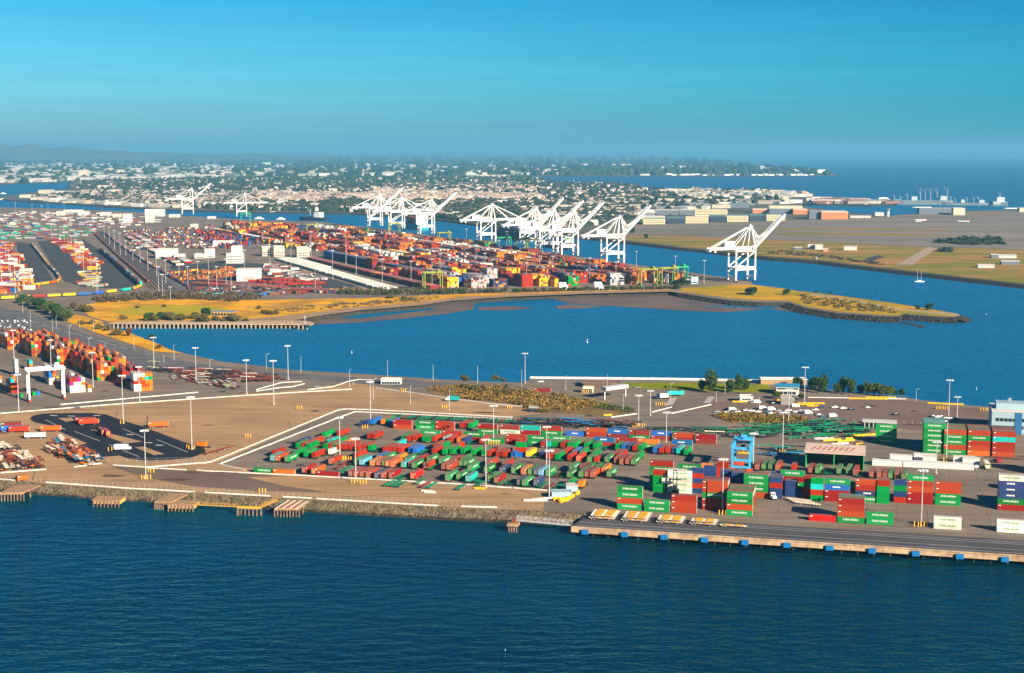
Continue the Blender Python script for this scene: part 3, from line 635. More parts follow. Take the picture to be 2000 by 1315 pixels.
def trow(row, s):
    for i, it in enumerate(s.split()):
        x, y, k = it.split(','); trailer(float(x), float(y), k, row, i+1)
    its = sorted((float(a.split(',')[0]), float(a.split(',')[1])) for a in s.split())
    for (xa, ya), (xb, yb) in zip(its, its[1:]):        # empty chassis stand in the gaps
        if 20 < xb-xa < 70 and abs(ya-yb) < 6:
            m_ = int((xb-xa)/10.5)-1
            for j in range(m_):
                if rnd.random() < .8: put_chassis(rnd.choice('GGGKR'), G(xa+(j+1)*(xb-xa)/(m_+1), (ya+yb)/2)+Vector((math.cos(TR)*6, math.sin(TR)*6, 0)), TR+math.pi, f"empty chassis in a gap of {row}, near its container {i+1}", None, .3)
trow('the back corner row', '712,833,N 722,832,B 743,832,O 751,832,G 760,833,B 896,839,R 906,839,R 915,839,G')
trow('the third trailer row', '784,864,G 793,865,R 804,865,R 824,866,G 833,866,G 843,866,R 864,867,A 874,868,R 892,868,O 902,869,N 935,870,R 1007,872,R 1056,876,R 1067,876,T 1075,876,G 1084,876,G 1095,877,R 1107,878,G 1117,878,G 1140,879,G 1158,880,G 1201,882,G 1212,883,B 1224,883,N 1235,884,R 1245,884,G 1275,888,B 1287,889,R 1299,889,R 1311,889,N 1320,890,T 1336,891,G')
trow('the upper trailer row', '577,879,G 588,879,R 598,880,G 630,881,G 640,881,R 650,881,G 658,882,R 668,882,R 679,882,R 696,883,R 706,883,R 718,884,g 748,886,R 757,886,R 768,886,R 778,887,R 796,888,B 806,889,B 843,890,R 864,891,G 877,891,G 900,889,G 920,892,G 941,893,G 952,893,R 969,895,R 980,896,R 999,896,B 1026,896,Y 1054,897,N 1065,900,R 1075,900,R 1084,901,G 1107,903,R 1126,904,F 1147,906,G 1159,907,r 1180,907,G 1199,908,R 1210,909,R 1221,910,R 1232,911,G')
trow('the rear upper row', '629,857,G 658,855,R 716,860,R 727,860,R 583,872,N 608,871,R 640,872,T 655,872,G 672,874,O 770,878,T 846,881,R 858,881,G 885,883,R 1098,893,R 1117,894,B 1132,894,G 1155,896,G 1196,899,R 1207,899,R 1240,902,G')
trow('the lower trailer row', '527,904,T 537,904,R 557,905,G 592,896,G 610,897,R 641,910,R 692,910,G 701,912,L 723,913,O 735,913,R 745,914,G 753,914,O 762,915,F 784,916,T 796,917,R 804,918,G 826,919,R 861,921,R 871,922,R 895,914,G 906,914,G 913,924,G 946,926,G 975,928,N 997,928,G 1018,930,O 1030,931,G 1041,932,N 1052,932,L 1064,933,G 1107,936,G 1129,936,G 1140,936,R 1152,936,R 1184,936,G')
trow('the rear lower row', '532,893,R 573,894,G 640,891,w 690,899,R 735,903,B 748,904,G 770,906,O 790,907,G 815,908,R 832,908,G 858,911,G 880,911,R 898,909,G 950,915,R 981,917,R 1110,925,G 1131,926,R 1143,926,G 1160,927,G 1174,928,O')
trow('the front barrier row', '590,927,R 609,929,O 679,935,R 690,935,R 702,935,R 714,936,R 732,937,N 743,938,R 757,938,R 800,940,F 870,941,G 890,941,G 908,945,T 953,944,G 965,947,R 1008,952,N 1019,953,G 1041,953,N 1112,951,g 1128,956,o')
trow('the row beyond navy stacks', '1474,921,R 1486,921,G 1499,921,G 1513,922,R 1545,922,r 1577,928,R 1591,929,G 1633,929,G 1652,929,G 1665,932,R 1697,936,R 1712,937,R 1723,938,R 1734,938,G 1747,939,R 1760,940,G')
# red containers around the black truck loop
for x, y, k, a, ph in ((0, 838, 'G', 15, 'at the left edge beyond the truck loop'), (2, 845, 'B', 15, 'low at the left edge by the truck loop'), (3, 838, 'M', 15, 'behind the green one at the left edge'), (18, 846, 'R', 22, 'behind the reds at the left of the truck loop'), (17, 846, 'F', 4, 'left of the truck loop, foremost of its group'), (79, 844.5, 'F', 4, 'just left of the truck loop on its own'), (154, 831, 'F', 6, 'in the truck loop, on the rear island'), (147, 828, 'R', 6, 'behind its twin on the rear island'), (199, 848, 'F', -62, 'nose on, on the long island of the loop'), (190, 846, 'R', -62, 'beside its twin on the long island'), (290, 837, 'F', 12, 'alone right of the truck loop'), (48, 858, 'W', 4, 'left of the parked chassis pile'), (383, 875, 'O', -20, 'at the right tip of the truck loop')):
    L = 6.06 if x == 383 else 12.19
    c = G(x, y)+Vector((math.cos(R(a)), math.sin(R(a)), 0))*L/2+Vector((-math.sin(R(a)), math.cos(R(a)), 0))*1.22
    put_chassis('R' if k in 'FR' else 'K', (c.x, c.y, 0), R(a)+math.pi, f"chassis under the {COLS[k][0]} container {ph}", None, 1.2)
    put(c, R(a), k, L, 2.6, 1.22, f"{COLS[k][0]} container {ph}", 1.0, 'marks')
put(G(62, 856)+Vector((3, 1.2, 0)), R(4), 'B', 6.06, 2.6, 0.0, 'small blue container in front of the white trailer by the truck loop', 1.0, 'marks')
put(G(6, 947)+Vector((7, 9.0, 0)), R(38), 'O', 6.06, 2.6, .62, 'orange container standing on the leftmost timber jetty', 1.5, 'marks')
put(G(1060, 765), R(-8), 'M', 12.19, 2.6, 0, 'dark red container lying near the sea wall', 1.0, 'marks')
put(G(1293, 963)+Vector((3, .5, 0)), TH, 'W', 6.06, 2.6, 5.2, 'white container held up by the black container handler', 1.5, None)
# left terminal: rows of stacks seen end-on
LG = R(27); LU = Vector((math.cos(LG), math.sin(LG), 0)); LV = Vector((-math.sin(LG), math.cos(LG), 0))
def lblock(px, py, nu, nv, hts, pal, phrase, front=None, L=12.19, keep=1.0):
    p = G(px, py)
    for v in range(nv):
        for u in range(nu):
            h = hts[(u+v*3) % len(hts)] if rnd.random() < .75 else rnd.choice(hts)
            if v == 0 and front: h = len(front[u])
            if rnd.random() > keep: continue
            for t in range(h):
                k = front[u][t] if (v == 0 and front) else rnd.choice(pal)
                c = p+LU*(1.25+u*2.75)+LV*(L/2+v*(L+.5))
                tier = 'top' if t == h-1 else TIER[min(t, 5)]
                put(c, LG-math.pi/2, k, L, 2.6, t*2.6, f"{COLS[k][0]} container, {tier} tier, {ordw(u+1)} across, {ordw(v+1)} back, {phrase}",
                    (.6 if v == 0 else .25) if not (u == 0 or t == h-1) else .5, None, phrase)
ORG = 'OOOOOKKMRRFGOA'
lblock(262, 765, 5, 1, [5], ORG, 'white-ended block by the road', front=['WWRWW', 'WWFFW', 'OFFOW', 'OFOTO', 'OOOGO'])
lblock(240, 754, 6, 2, [5, 4], 'NMKRO', 'dark block behind the white-ended one')
lblock(190, 744, 9, 4, [5, 6, 5, 4, 5, 6], ORG, 'front orange block')
lblock(160, 728, 9, 4, [5, 6, 5, 4, 5, 6], ORG, 'second orange block')
lblock(112, 714, 9, 5, [5, 6, 5, 4, 5, 6], ORG, 'third orange block')
lblock(62, 697, 9, 5, [5, 6, 5, 4, 5, 6], ORG, 'fourth orange block')
lblock(15, 683, 7, 4, [5, 4, 4, 5, 3], ORG+'WW', 'fifth orange block')
lblock(-50, 670, 7, 5, [4, 4, 5], ORG+'WWW', 'sixth orange block')
lblock(137, 768, 4, 3, [4, 3], 'AWMPN', 'magenta and white block', front=['WWPR', 'WWWR', 'WWWP', 'WWOW'])
lblock(172, 766, 1, 1, [2], 'OR', 'small pair beside magenta block', front=['WO'])
lblock(96, 752, 2, 2, [4, 5], 'TOFWAB', 'mixed block under white gantry')
lblock(22, 769, 2, 2, [4, 3], 'OFRT', 'orange block at left edge')
lblock(-10, 756, 2, 3, [4, 3], 'BANO', 'blue grey block cut by left edge')
lblock(38, 777, 1, 1, [1], 'G', 'the ground slot at the white gantry', L=6.06)
lblock(64, 773, 2, 1, [1], 'GB', 'the two slots right of the gantry leg', front=['G', 'B'], L=6.06)
lblock(30, 735, 1, 1, [5], 'WAW', 'the tall grey stack behind the gantry', front=['BWWWW'])
lblock(58, 724, 1, 1, [3], 'TOR', 'the turquoise topped stack', front=['ROT'])

# draw the 300 that show largest as things of their own, all the others as one mass
ITEMS.sort(key=lambda d: -d['vis'])
REST = MB()
seen = set()
for i, d in enumerate(ITEMS):
    if i < 300:
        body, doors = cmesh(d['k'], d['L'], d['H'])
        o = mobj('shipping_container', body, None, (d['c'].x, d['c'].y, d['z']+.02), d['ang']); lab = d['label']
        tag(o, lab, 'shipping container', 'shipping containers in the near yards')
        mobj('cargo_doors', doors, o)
        if d['let']: mobj('lettering', lettering(d['let'], d['L'], d['H'], 1 if abs(d['ang']-TR-math.pi) < .01 else -1), o)
    else:
        c = COLS[d['k']][1]; f = rnd.uniform(.8, 1.12); c = tuple(x*f for x in c)
        REST.box((d['c'].x, d['c'].y, d['z']+d['H']/2), (d['L'], 2.44, d['H']-.06), d['ang'], col=c, top=mixc(c, (0.27, 0.2, 0.16), .45))
# stacks just beyond the right edge, seen only by the shadow they throw into the yard
for (x, y, nn, hh) in ((2060, 1004, 5, 5), (2075, 975, 3, 5), (2050, 930, 4, 4)):
    for d in range(nn):
        q = G(x, y)+UY*d*2.5
        for t in range(hh): REST.box((q.x, q.y, t*2.9+1.45), (12.19, 2.44, 2.85), TH, col=COLS[rnd.choice('RGRK')][1])
# the far terminal's thousands
FP = [(855, 564), (1100, 559), (1335, 553), (1225, 537), (1120, 515), (1040, 499), (975, 486), (895, 480), (840, 468), (700, 456), (560, 446), (480, 441), (430, 446), (470, 466), (500, 474), (540, 483), (620, 492), (690, 514), (760, 538)]
PAL2 = 'RRKMMOOOYRNKRAWYKOMRNGAROKM'
org = G(1466, 549)
def far_block(u0, v0, nu, nv, hmax, pal, P, hp=.9):
    hh = hmax; kk = rnd.choice(pal)
    for a in range(nv):
        if rnd.random() < .3: hh = rnd.randint(max(2, hmax-2), hmax); kk = rnd.choice(pal)
        gapv = rnd.random() > hp
        for b in range(nu):
            c = org+SU*(u0-b*2.6)+SV*(v0+a*12.9); q = proj(c)
            if not inpoly(q[0], q[1], P) or gapv: continue
            h = max(1, min(hmax, hh+rnd.choice((-1, 0, 0, 0))))
            for t in range(h):
                cc = COLS[kk if rnd.random() < .68 else rnd.choice(pal)][1]; f = rnd.uniform(.7, 1.1); cc = tuple(x*f for x in cc)
                REST.box((c.x, c.y, t*2.6+1.3), (12.19, 2.44, 2.55), SG+math.pi/2, col=cc, top=mixc(cc, (0.27, 0.2, 0.16), .4), skip_bottom=True)
u0 = -62
while u0 > -760:
    v0 = -60
    while v0 < 1700:
        n_ = rnd.choice((8, 12, 16))
        far_block(u0, v0, 8 if rnd.random() < .6 else 6, n_, rnd.choice((4, 5, 5, 6, 6)), PAL2 if rnd.random() < .75 else rnd.choice(('WWAWR', 'OOYRO', 'RRMRR', 'KRMRO', 'WAAWN', 'YYOYR', 'NNMKN')), FP)
        v0 += n_*12.9+rnd.choice((12, 20, 32))
    u0 -= 30
# ---------------- lamps, barriers, fences ----------------
steel = mat('white_steel', (0.58, 0.56, 0.52), .5, var=.12, vscale=.3)
lampm = mat('lamp_housing', (0.72, 0.72, 0.70), .4)
conc2 = mat('footing_concrete', (0.45, 0.38, 0.3), .9)
yel = mat('safety_yellow', (0.85, 0.45, 0.01), .6, var=.2, vscale=.8)
def make_mast():
    t = empty('light_mast', (0, -600, 0), 0, 'tall white lamp mast with a ring of floodlights', 'light mast', 'tall floodlight masts')
    MB().cyl((0, 0, .8), (0, 0, 30), .26, .14, 10).obj('pole', steel, t)
    MB().cyl((0, 0, 0), (0, 0, .9), .8, .8, 10).obj('footing', conc2, t)
    b = MB(); b.cyl((0, 0, 29.2), (0, 0, 29.7), .5, .5, 8)
    for i in range(8):
        a = i*math.pi/4; b.beam((0, 0, 29.5), (math.cos(a)*1.9, math.sin(a)*1.9, 29.5), .12); b.box((math.cos(a)*2.0, math.sin(a)*2.0, 29.35), (.85, .7, .55), a)
    b.obj('floodlight_ring', lampm, t); return freeze(t)
MAST = make_mast()
NEARM = [(285, 935, 840, 'in front of the black truck loop'), (375, 878, 775, 'at the right tip of the truck loop'), (241, 827, 733, 'at the rear edge of the truck loop'), (664, 893, 815, 'over the left of the trailer yard'), (695, 943, 856, 'on the front barrier left of centre'),
 (949, 952, 858, 'on the front barrier over a yellow block'), (964, 865, 792, 'between the back container rows'), (724, 831, 745, 'beside the trucks at the yard corner'), (1072.7, 974, 879, 'over the small blue shed at the front gate'), (1067.5, 913, 833, 'in the middle of the trailer rows'),
 (1411, 1004, 896, 'between the red stack and the striped stack'), (1301, 872, 805, 'behind the red and blue back row'), (1528.5, 884, 805, 'before the green chassis heap'), (1471, 919, 846, 'touching the blue gantry'), (1247, 832, 772, 'behind the blue chassis heap'),
 (1799, 1027, 918, 'over yellow bollards at the right wharf'), (1828, 925, 863, 'before the long white reefer row'), (1848, 900, 815, 'in front of the first tall block'), (1852.5, 818, 742, 'standing behind the tall blocks, taller one'), (1869, 817, 775, 'standing behind the tall blocks, shorter one'),
 (1571, 790, 717, 'beside the white office by the water'), (535, 791, 704, 'at the inner white barrier'), (563, 742, 675, 'beside the stored chassis near the water'), (482, 770, 703, 'by the yellow blocks of the chassis park'), (383, 743, 679, 'in the chassis park'), (301, 719, 659, 'right of the orange stacks by the bay road'),
 (273, 784, 716, 'in front of the white-ended block'), (37, 805, 731, 'left of the white gantry'), (28, 715, 645, 'before the orange stacks at the left edge'), (100, 718, 664, 'behind the white gantry'), (182, 756, 688, 'beside the small orange and white pair'), (1025.5, 748, 690, 'at the left end of the sea wall'), (1270, 812, 763, 'by the pale posts near the gate'), (1540, 826, 760, 'behind the green chassis heap'), (1158, 0, 0, '')]
for x, y, yt, ph in NEARM:
    if not y: continue
    p = G(x, y); h = (y-yt)/ppm(p)*1.02; dup(MAST, p, rnd.uniform(0, .7), f"tall white lamp mast {ph}", None, (1, 1, h/30))
far_masts = []
def mrow(s, ph):
    for i, it in enumerate(s.split()):
        x, y, yt = map(float, it.split(',')); p = G(x, y); h = (y-yt)/ppm(p)
        dup(MAST, p, rnd.uniform(0, .7), f"distant white lamp mast, {ordw(i+1)} from the left {ph}", None, (1, 1, h/30))
mrow('101,470,437 119,471,442 126,477,448 133,483,453 140,492,460 148,506,468 156,513,476 164,542,480 178,535,494 190,570,503 204,466,440 214,477,443 224,488,450 235,498,455 246,498,470 260,508,470 274,514,470 289,528,476 306,540,490 310,568,520 318,583,535 324,553,507 333,585,560 350,539,508 367,555,520', 'in the left rail yard')
mrow('4,560,500 12,520,478 18,535,488 22,560,505 30,572,506 31,418,396 63,418,400 82,424,401 94,412,395 126,415,397 387,552,510 408,559,497 424,569,520 442,560,505 452,575,531 478,530,488 527,515,477 569,548,468 608,510,452 616,568,520 650,545,488 676,515,450 696,535,498 747,563,505 803,557,510 844,563,505 860,540,495 885,500,472 911,480,447 930,520,478 947,540,494 975,500,470 990,480,452 1015,525,490 1028,560,513 1054,530,500 1080,540,500 1152,551,503 1203,558,511 1243,520,491 1319,530,500 1375,553,508', 'in the far terminal')
def make_street():
    t = empty('street_lamp', (0, -620, 0), 0, 'slender grey street lamp with one arm', 'street lamp', 'street lamps along the bay road')
    MB().cyl((0, 0, 0), (0, 0, 12), .14, .08, 6).obj('pole', mat('galvanised', (0.6, 0.6, 0.58), .5), t)
    b = MB(); b.beam((0, 0, 11.8), (1.8, 0, 12.2), .1); b.box((2.1, 0, 12.15), (.9, .35, .18)); b.obj('lamp_arm', lampm, t); return freeze(t)
STL = make_street()
for i, (x, y, h) in enumerate([(520.5, 722, 31), (588, 728, 32), (757, 738, 33), (846, 743, 30), (933, 749, 34), (1019, 755, 32), (683, 757, 36), (878, 804, 46), (802, 790, 38), (729, 780, 40), (1186, 760, 28), (1105, 763, 30), (1197, 772, 24), (1310, 780, 32), (1399, 786, 23), (1416, 770, 20), (1483, 800, 26), (1789, 784, 24), (340, 704, 30), (206, 690, 20), (136, 665, 30), (103, 655, 32), (60, 640, 34), (110, 640, 22), (45, 612, 22), (175, 705, 45), (216, 655, 20), (262, 681, 22), (183, 648, 22), (156, 640, 18), (410, 720, 18), (1217, 800, 30), (690, 752, 10), (320, 708, 15)]):
    p = G(x, y); dup(STL, p, rnd.choice((R(90), R(-60), R(30))), f"slender street lamp, {ordw(i+1)} of those along the bay road and gate area", None, (1, 1, h/ppm(p)/12.2))
# white concrete barriers: each run of blocks is one line
def barrier(P, label, h=.62, w_=.7, m=whitecon, z=0):
    b = MB(); pts = [G(x, y) for x, y in P]
    for a, c in zip(pts, pts[1:]):
        L = (c-a).length; n = max(1, int(L/6.1)); d = (c-a)/n; ang = math.atan2(d.y, d.x)
        for i in range(n):
            q = a+d*(i+.5); l = d.length-rnd.choice((.05, .05, .25, .4)); q = q+Vector((rnd.uniform(-.12, .12), rnd.uniform(-.15, .15), 0)); ca, sa = math.cos(ang), math.sin(ang)
            prof = [(-w_/2, 0), (-w_/2, .2), (-.2*w_, h), (.2*w_, h), (w_/2, .2), (w_/2, 0)]
            vs = []
            for e_ in (-l/2, l/2):
                for (yy, zz) in prof: vs.append((q.x+e_*ca-yy*sa, q.y+e_*sa+yy*ca, zz+z))
            b.add(vs, [(i_, (i_+1) % 6, 6+(i_+1) % 6, 6+i_) for i_ in range(6)]+[tuple(range(5, -1, -1)), tuple(range(6, 12))])
    return tag(b.obj('concrete_barrier', m), label, 'barrier', 'white concrete barriers')
barrier([(-120, 817), (0, 808.5), (235, 789.5), (500, 772), (600, 766), (688, 761)], 'longest white barrier line running behind the black truck loop')
barrier([(118, 791), (387, 767)], 'white barrier line just beyond the longest one')
barrier([(500, 762), (550, 748), (590, 746)], 'white barrier curving round the chassis park')
barrier([(595, 750), (572, 756), (550, 757.5), (500, 765)], 'white barrier forming the inner curve at the chassis park')
barrier([(600, 762), (650, 756), (680, 746), (700, 742), (728, 743)], 'white barrier bending up to the water side gate')
barrier([(733, 758), (801, 767), (888, 780), (967, 790), (1020, 795)], 'white barrier below the scrub hill')
barrier([(395, 906), (414, 902.5), (657, 803), (664, 801), (677, 799.7), (720, 801), (800, 805), (928, 812), (1001, 816)], 'outer white barrier enclosing the trailer yard')
barrier([(430, 906.5), (660, 817), (693, 805), (800, 809.7), (1000, 820)], 'inner white barrier enclosing the trailer yard')
barrier([(221, 909.5), (285, 913.5), (400, 904.5)], 'white barrier between the loop and the wharf road')
barrier([(285, 914.5), (365, 918.8)], 'short white barrier pointing at the front mast')
barrier([(385, 919), (400, 920.5), (609, 930.6), (800, 941), (920, 948), (1069, 958.7)], 'white front barrier of the trailer yard')
barrier([(424, 906.5), (478, 918.5)], 'short dull barrier at the left corner of the trailer yard')
barrier([(144, 913), (199, 906)], 'white barrier below the parked chassis heap')
barrier([(-60, 930), (0, 924.6), (90, 917.6)], 'white barrier below the leftmost chassis heap')
barrier([(0, 937), (38, 940)], 'white shore kerb left of the first jetty', .7)
barrier([(90, 943), (240, 954), (380, 962)], 'white shore kerb between the first two jetties', .7)
barrier([(400, 963), (528, 970)], 'white shore kerb left of the gate box', .7)
barrier([(552, 971.5), (609, 974.5)], 'white shore kerb behind the striped jetty', .7)
barrier([(618, 975), (800, 986), (856, 989)], 'white shore kerb right of the striped jetty', .7)
barrier([(900, 990), (971, 992)], 'white shore kerb near the gangway', .7)
barrier([(1193, 816), (1243, 809)], 'cream barrier below the scrub hill')
barrier([(1273, 806), (1312, 796)], 'white barrier by the gate post')
barrier([(1311, 808.5), (1389, 791)], 'white barrier of the inner gate lane')
barrier([(1035, 739.5), (1300, 742), (1516, 746)], 'long white sea wall by the park', 1.6, 2.2)
barrier([(1578, 777), (1770, 780)], 'pale kerb in front of the tree row', .6)
# chain link fence along the shore
def fence(P, label, h=2.6, step=3.0, m=None):
    m = m or mat('fence_wire', (0.5, 0.45, 0.4), .6); b = MB(); pts = [G(x, y) for x, y in P]
    for a, c in zip(pts, pts[1:]):
        n = max(1, int((c-a).length/step))
        for i in range(n+1): q = a.lerp(c, i/n); b.box((q.x, q.y, h/2), (.07, .07, h))
        for z in (.15, h*.5, h-.05): b.beam(a+Vector((0, 0, z)), c+Vector((0, 0, z)), .04)
    return tag(b.obj('wire_fence', m), label, 'fence', 'wire fences')
fence([(0, 935), (90, 942), (240, 953), (380, 960)], 'wire fence along the shore left of the second jetty')
fence([(380, 961), (530, 969), (800, 984), (1000, 994)], 'wire fence along the shore right of the second jetty')
fence([(1580, 771), (1772, 779)], 'dark fence in front of the tree row', 2.2, 4)
fence([(210, 905), (420, 901)], 'low wire fence below the truck loop', 2.4, 5)
# bollards
def make_boll():
    t = tag(MB().cyl((0, 0, 0), (0, 0, 2.3), .28, .28, 8).obj('bollard', yel), 'yellow steel bollard', 'bollard', 'yellow bollards round lamp masts and hydrants'); t.location = (0, -640, 0); KID[t.name] = []; return t
BOL = make_boll()
for x, y, n, ph in ((285, 936, 4, 'the mast below the truck loop'), (295, 923, 3, 'the hydrant behind the loop mast'), (372, 877, 4, 'the mast at the loop tip'), (238, 828, 2, 'the mast behind the loop'), (484, 855, 3, 'the left open-ground hydrant'), (585, 799, 3, 'the right open-ground hydrant'), (713, 837, 3, 'the hydrant by the trucks'), (695, 944, 4, 'the left front barrier mast'), (709, 946, 3, 'the hydrant right of the front mast'), (664, 898, 5, 'the mast in the trailer yard'), (678, 899, 4, 'the tanks in the trailer yard'), (964, 868, 5, 'the mast between back rows'), (1247, 834, 6, 'the mast behind the chassis heap'),
 (1411, 1006, 3, 'the mast by the striped stack'), (1799, 1029, 5, 'the right wharf mast'), (1848, 901, 3, 'the mast before the tall blocks'), (1528, 886, 3, 'the mast before the green heap'), (788, 765, 3, 'the hydrant near the shed'), (868, 798, 3, 'the hydrant below the scrub hill'), (995, 798, 3, 'the hydrant at the barrier end'), (1143, 768, 4, 'the booth on the gate road'), (1290, 792, 5, 'the gate lane'), (512, 963, 3, 'the shore gate box'), (1840, 800, 6, 'the toll lanes'), (1925, 803, 5, 'the lanes beside the office'), (100, 869, 1, 'the left chassis heap'), (215, 881, 2, 'the loop hatch')):
    for i in range(n):
        p = G(x, y)+Vector(((i-(n-1)/2)*1.5, rnd.uniform(-.9, .9), 0)); dup(BOL, p, 0, f"yellow bollard, {ordw(i+1)} from the left at {ph}")
# ---------------- cranes ----------------
cw = mat('crane_white', (0.80, 0.77, 0.72), .45, col2=(0.56, 0.52, 0.46), vscale=.12, detail=8, lo=.45, hi=.8)
dk = mat('dark_glass', (0.02, 0.03, 0.04), .2)
def sts(loc, ang, up, label, m=cw, sc=1.0, boomcol=None):
    t = empty('ship_to_shore_crane', loc, ang, label, 'crane'); t.scale = (sc, sc, sc); t['group'] = 'quay cranes along the channel'
    def o(n, b, mm=None): return b.obj(n, mm or m, t)
    for x in (0, -30.5):
        for y in (-9, 9):
            b = MB(); vs = []
            for z, hw in ((1.5, .95), (15, 1.5), (17, 1.0), (42, .95)):
                vs += [(x-hw, y-hw*.8, z), (x+hw, y-hw*.8, z), (x+hw, y+hw*.8, z), (x-hw, y+hw*.8, z)]
            b.add(vs, [(4*k+i, 4*k+(i+1) % 4, 4*k+4+(i+1) % 4, 4*k+4+i) for k in range(3) for i in range(4)]+[(3, 2, 1, 0), (12, 13, 14, 15)])
            l = o('leg', b)
            b = MB()
            for k in range(4): b.cyl((x, y-3.4+k*2.2, .6), (x+.3, y-3.4+k*2.2, .6), .6, n=8)
            b.box((x, y, 1.4), (1.4, 8.6, 1.0)); b.obj('bogie', frk, l)
    for y in (-9, 9): o('portal_beam', MB().box((-15.25, y, 18), (29, 1.6, 4.6)))
    for x in (0, -30.5): o('sill_beam', MB().box((x, 0, 6.5), (1.5, 16.4, 2.2))); o('cross_beam', MB().box((x, 0, 18.2), (1.4, 16.4, 2.6))); o('cross_beam', MB().box((x, 0, 42.2), (1.6, 19.5, 2.4)))
    for y in (-9, 9): o('diagonal_brace', MB().beam((-29.5, y, 20.5), (-1.5, y, 40), 1.4)); o('upper_beam', MB().box((-15.25, y, 41.5), (29, 1.2, 1.6)))
    b = MB()
    for y in (-3.4, 3.4): b.box((-33, y, 44.8), (72, 1.9, 3.4))
    for k in range(10): b.box((-67+k*7.3, 0, 44.8), (.8, 6, 1.2))
    b.box((-68, 0, 42.4), (3.5, 9, 2.2)); b.box((-58, 0, 41.2), (2.5, 3, 3.2)); o('main_girder', b)
    b = MB(); b.box((-37.5, 0, 50.1), (15.5, 8.6, 7.6)); b.box((-37.5, 0, 54.2), (16.2, 9.2, .5)); mh = o('machinery_house', b)
    MB().box((-45.4, 0, 49), (.1, 5, 4)).obj('door_panel', mat('panel_grey', (0.35, 0.38, 0.42), .5), mh)
    b = MB(); ap = {}
    for y in (-9, 9):
        b.beam((0, y, 43), (-2.5, y*.25, 73), 1.5); b.beam((-11, y*.8, 43.5), (-4.5, y*.25, 73), 1.1)
    b.box((-3.3, 0, 73.4), (5.5, 6.5, 1.6)); b.box((-1.2, 0, 58), (.8, 9.4, .8)); b.cyl((-3.3, -2, 75), (-3.3, 2, 75), 1.0, n=8); o('apex_frame', b)
    for y in (-3, 3):
        o('backstay', MB().beam((-4, y*.8, 73), (-30.5, y, 46), 1.05)); o('backstay', MB().beam((-4, y*.6, 73.5), (-64, y, 46), .85))
    a = R(43+rnd.uniform(-2, 2)) if up else 0.0; hx, hz_ = 3.0, 44.8; Lb = 64
    def bp(s, y, dz=0): return (hx+math.cos(a)*s-math.sin(a)*dz, y, hz_+math.sin(a)*s+math.cos(a)*dz)
    b = MB()
    for y in (-3.2, 3.2): b.beam(bp(0, y), bp(Lb, y), 1.7, 3.2); b.beam(bp(6, y*.8, 2.2), bp(Lb-4, y*.8, 1.8), .3)
    for k in range(10): b.beam(bp(3+k*6.7, -3), bp(3+k*6.7, 3), .8)
    b.beam(bp(Lb, -4.4), bp(Lb, 4.4), 1.6, 3.2); bo = o('boom', b)
    if up:
        b = MB()
        for y in (-2.6, 2.6): b.beam((-2, y*.7, 73), bp(14, y, 5), .7); b.beam(bp(14, y, 5), bp(30, y, 1.3), .7); b.beam((-2, y*.7, 72), bp(8, y, 2), .7)
        b.beam(bp(14, -2.6, 5), bp(14, 2.6, 5), .4); o('forestay', b)
    else:
        for y in (-3, 3): o('forestay', MB().beam((-2, y*.7, 73), bp(28, y, 1.2), .95)); o('forestay', MB().beam((-2, y*.6, 73.5), bp(56, y, 1.2), .85))
    b = MB(); b.box((-9, 0, 42.2), (5.5, 6, 1.6)); b.box((-6, 4.6, 40.4), (3, 2.4, 2.6)); o('trolley', b)
    b = MB()
    for k in range(7):
        z = 3+k*5.6; b.beam((-31.6, -10.6 if k % 2 else -13.4, z), (-31.6, -13.4 if k % 2 else -10.6, z+5.6), .5, .35); b.box((-31.8, -12, z), (1.8, 3.6, .25))
    o('stair_tower', b)
    return t
CR = [(1466.5, 549, 1, 'standing alone at the wharf end, nearest of all'), (1213, 515.5, 1, 'second nearest, against open blue channel'), (1124, 501, 1, 'third nearest, boom tip over long hangar roofs'),
      (1085, 494.5, 1, 'fourth nearest, tightly left of the third'), (1050, 487.5, 1, 'fifth nearest, in the crowded middle group'), (964, 475, 0, 'boom lowered over the dark ship')]
for x, y, up, ph in CR: sts(G(x, y), SG, up, f"white quay crane {'with raised boom ' if up else ''}{ph}")
CR2 = [(846, 458, 1, 'right one of the far trio'), (788, 451.5, 0, 'boom lowered, middle one of the far trio'), (745, 442.5, 1, 'left one of the far trio')]
for x, y, up, ph in CR2: sts(G(x, y), R(20), up, f"white quay crane {'with raised boom ' if up else ''}{ph}")
sts(G(378, 419.5), R(12), 1, 'lone white quay crane with raised boom at the far left channel', sc=.98)
sts(G(482, 424), R(12), 0, 'white low crane with lowered boom beside moored boats', sc=.85)
sts(G(204, 411), R(0), 0, 'dark blue crane by the inner channel', frk, sc=.75)
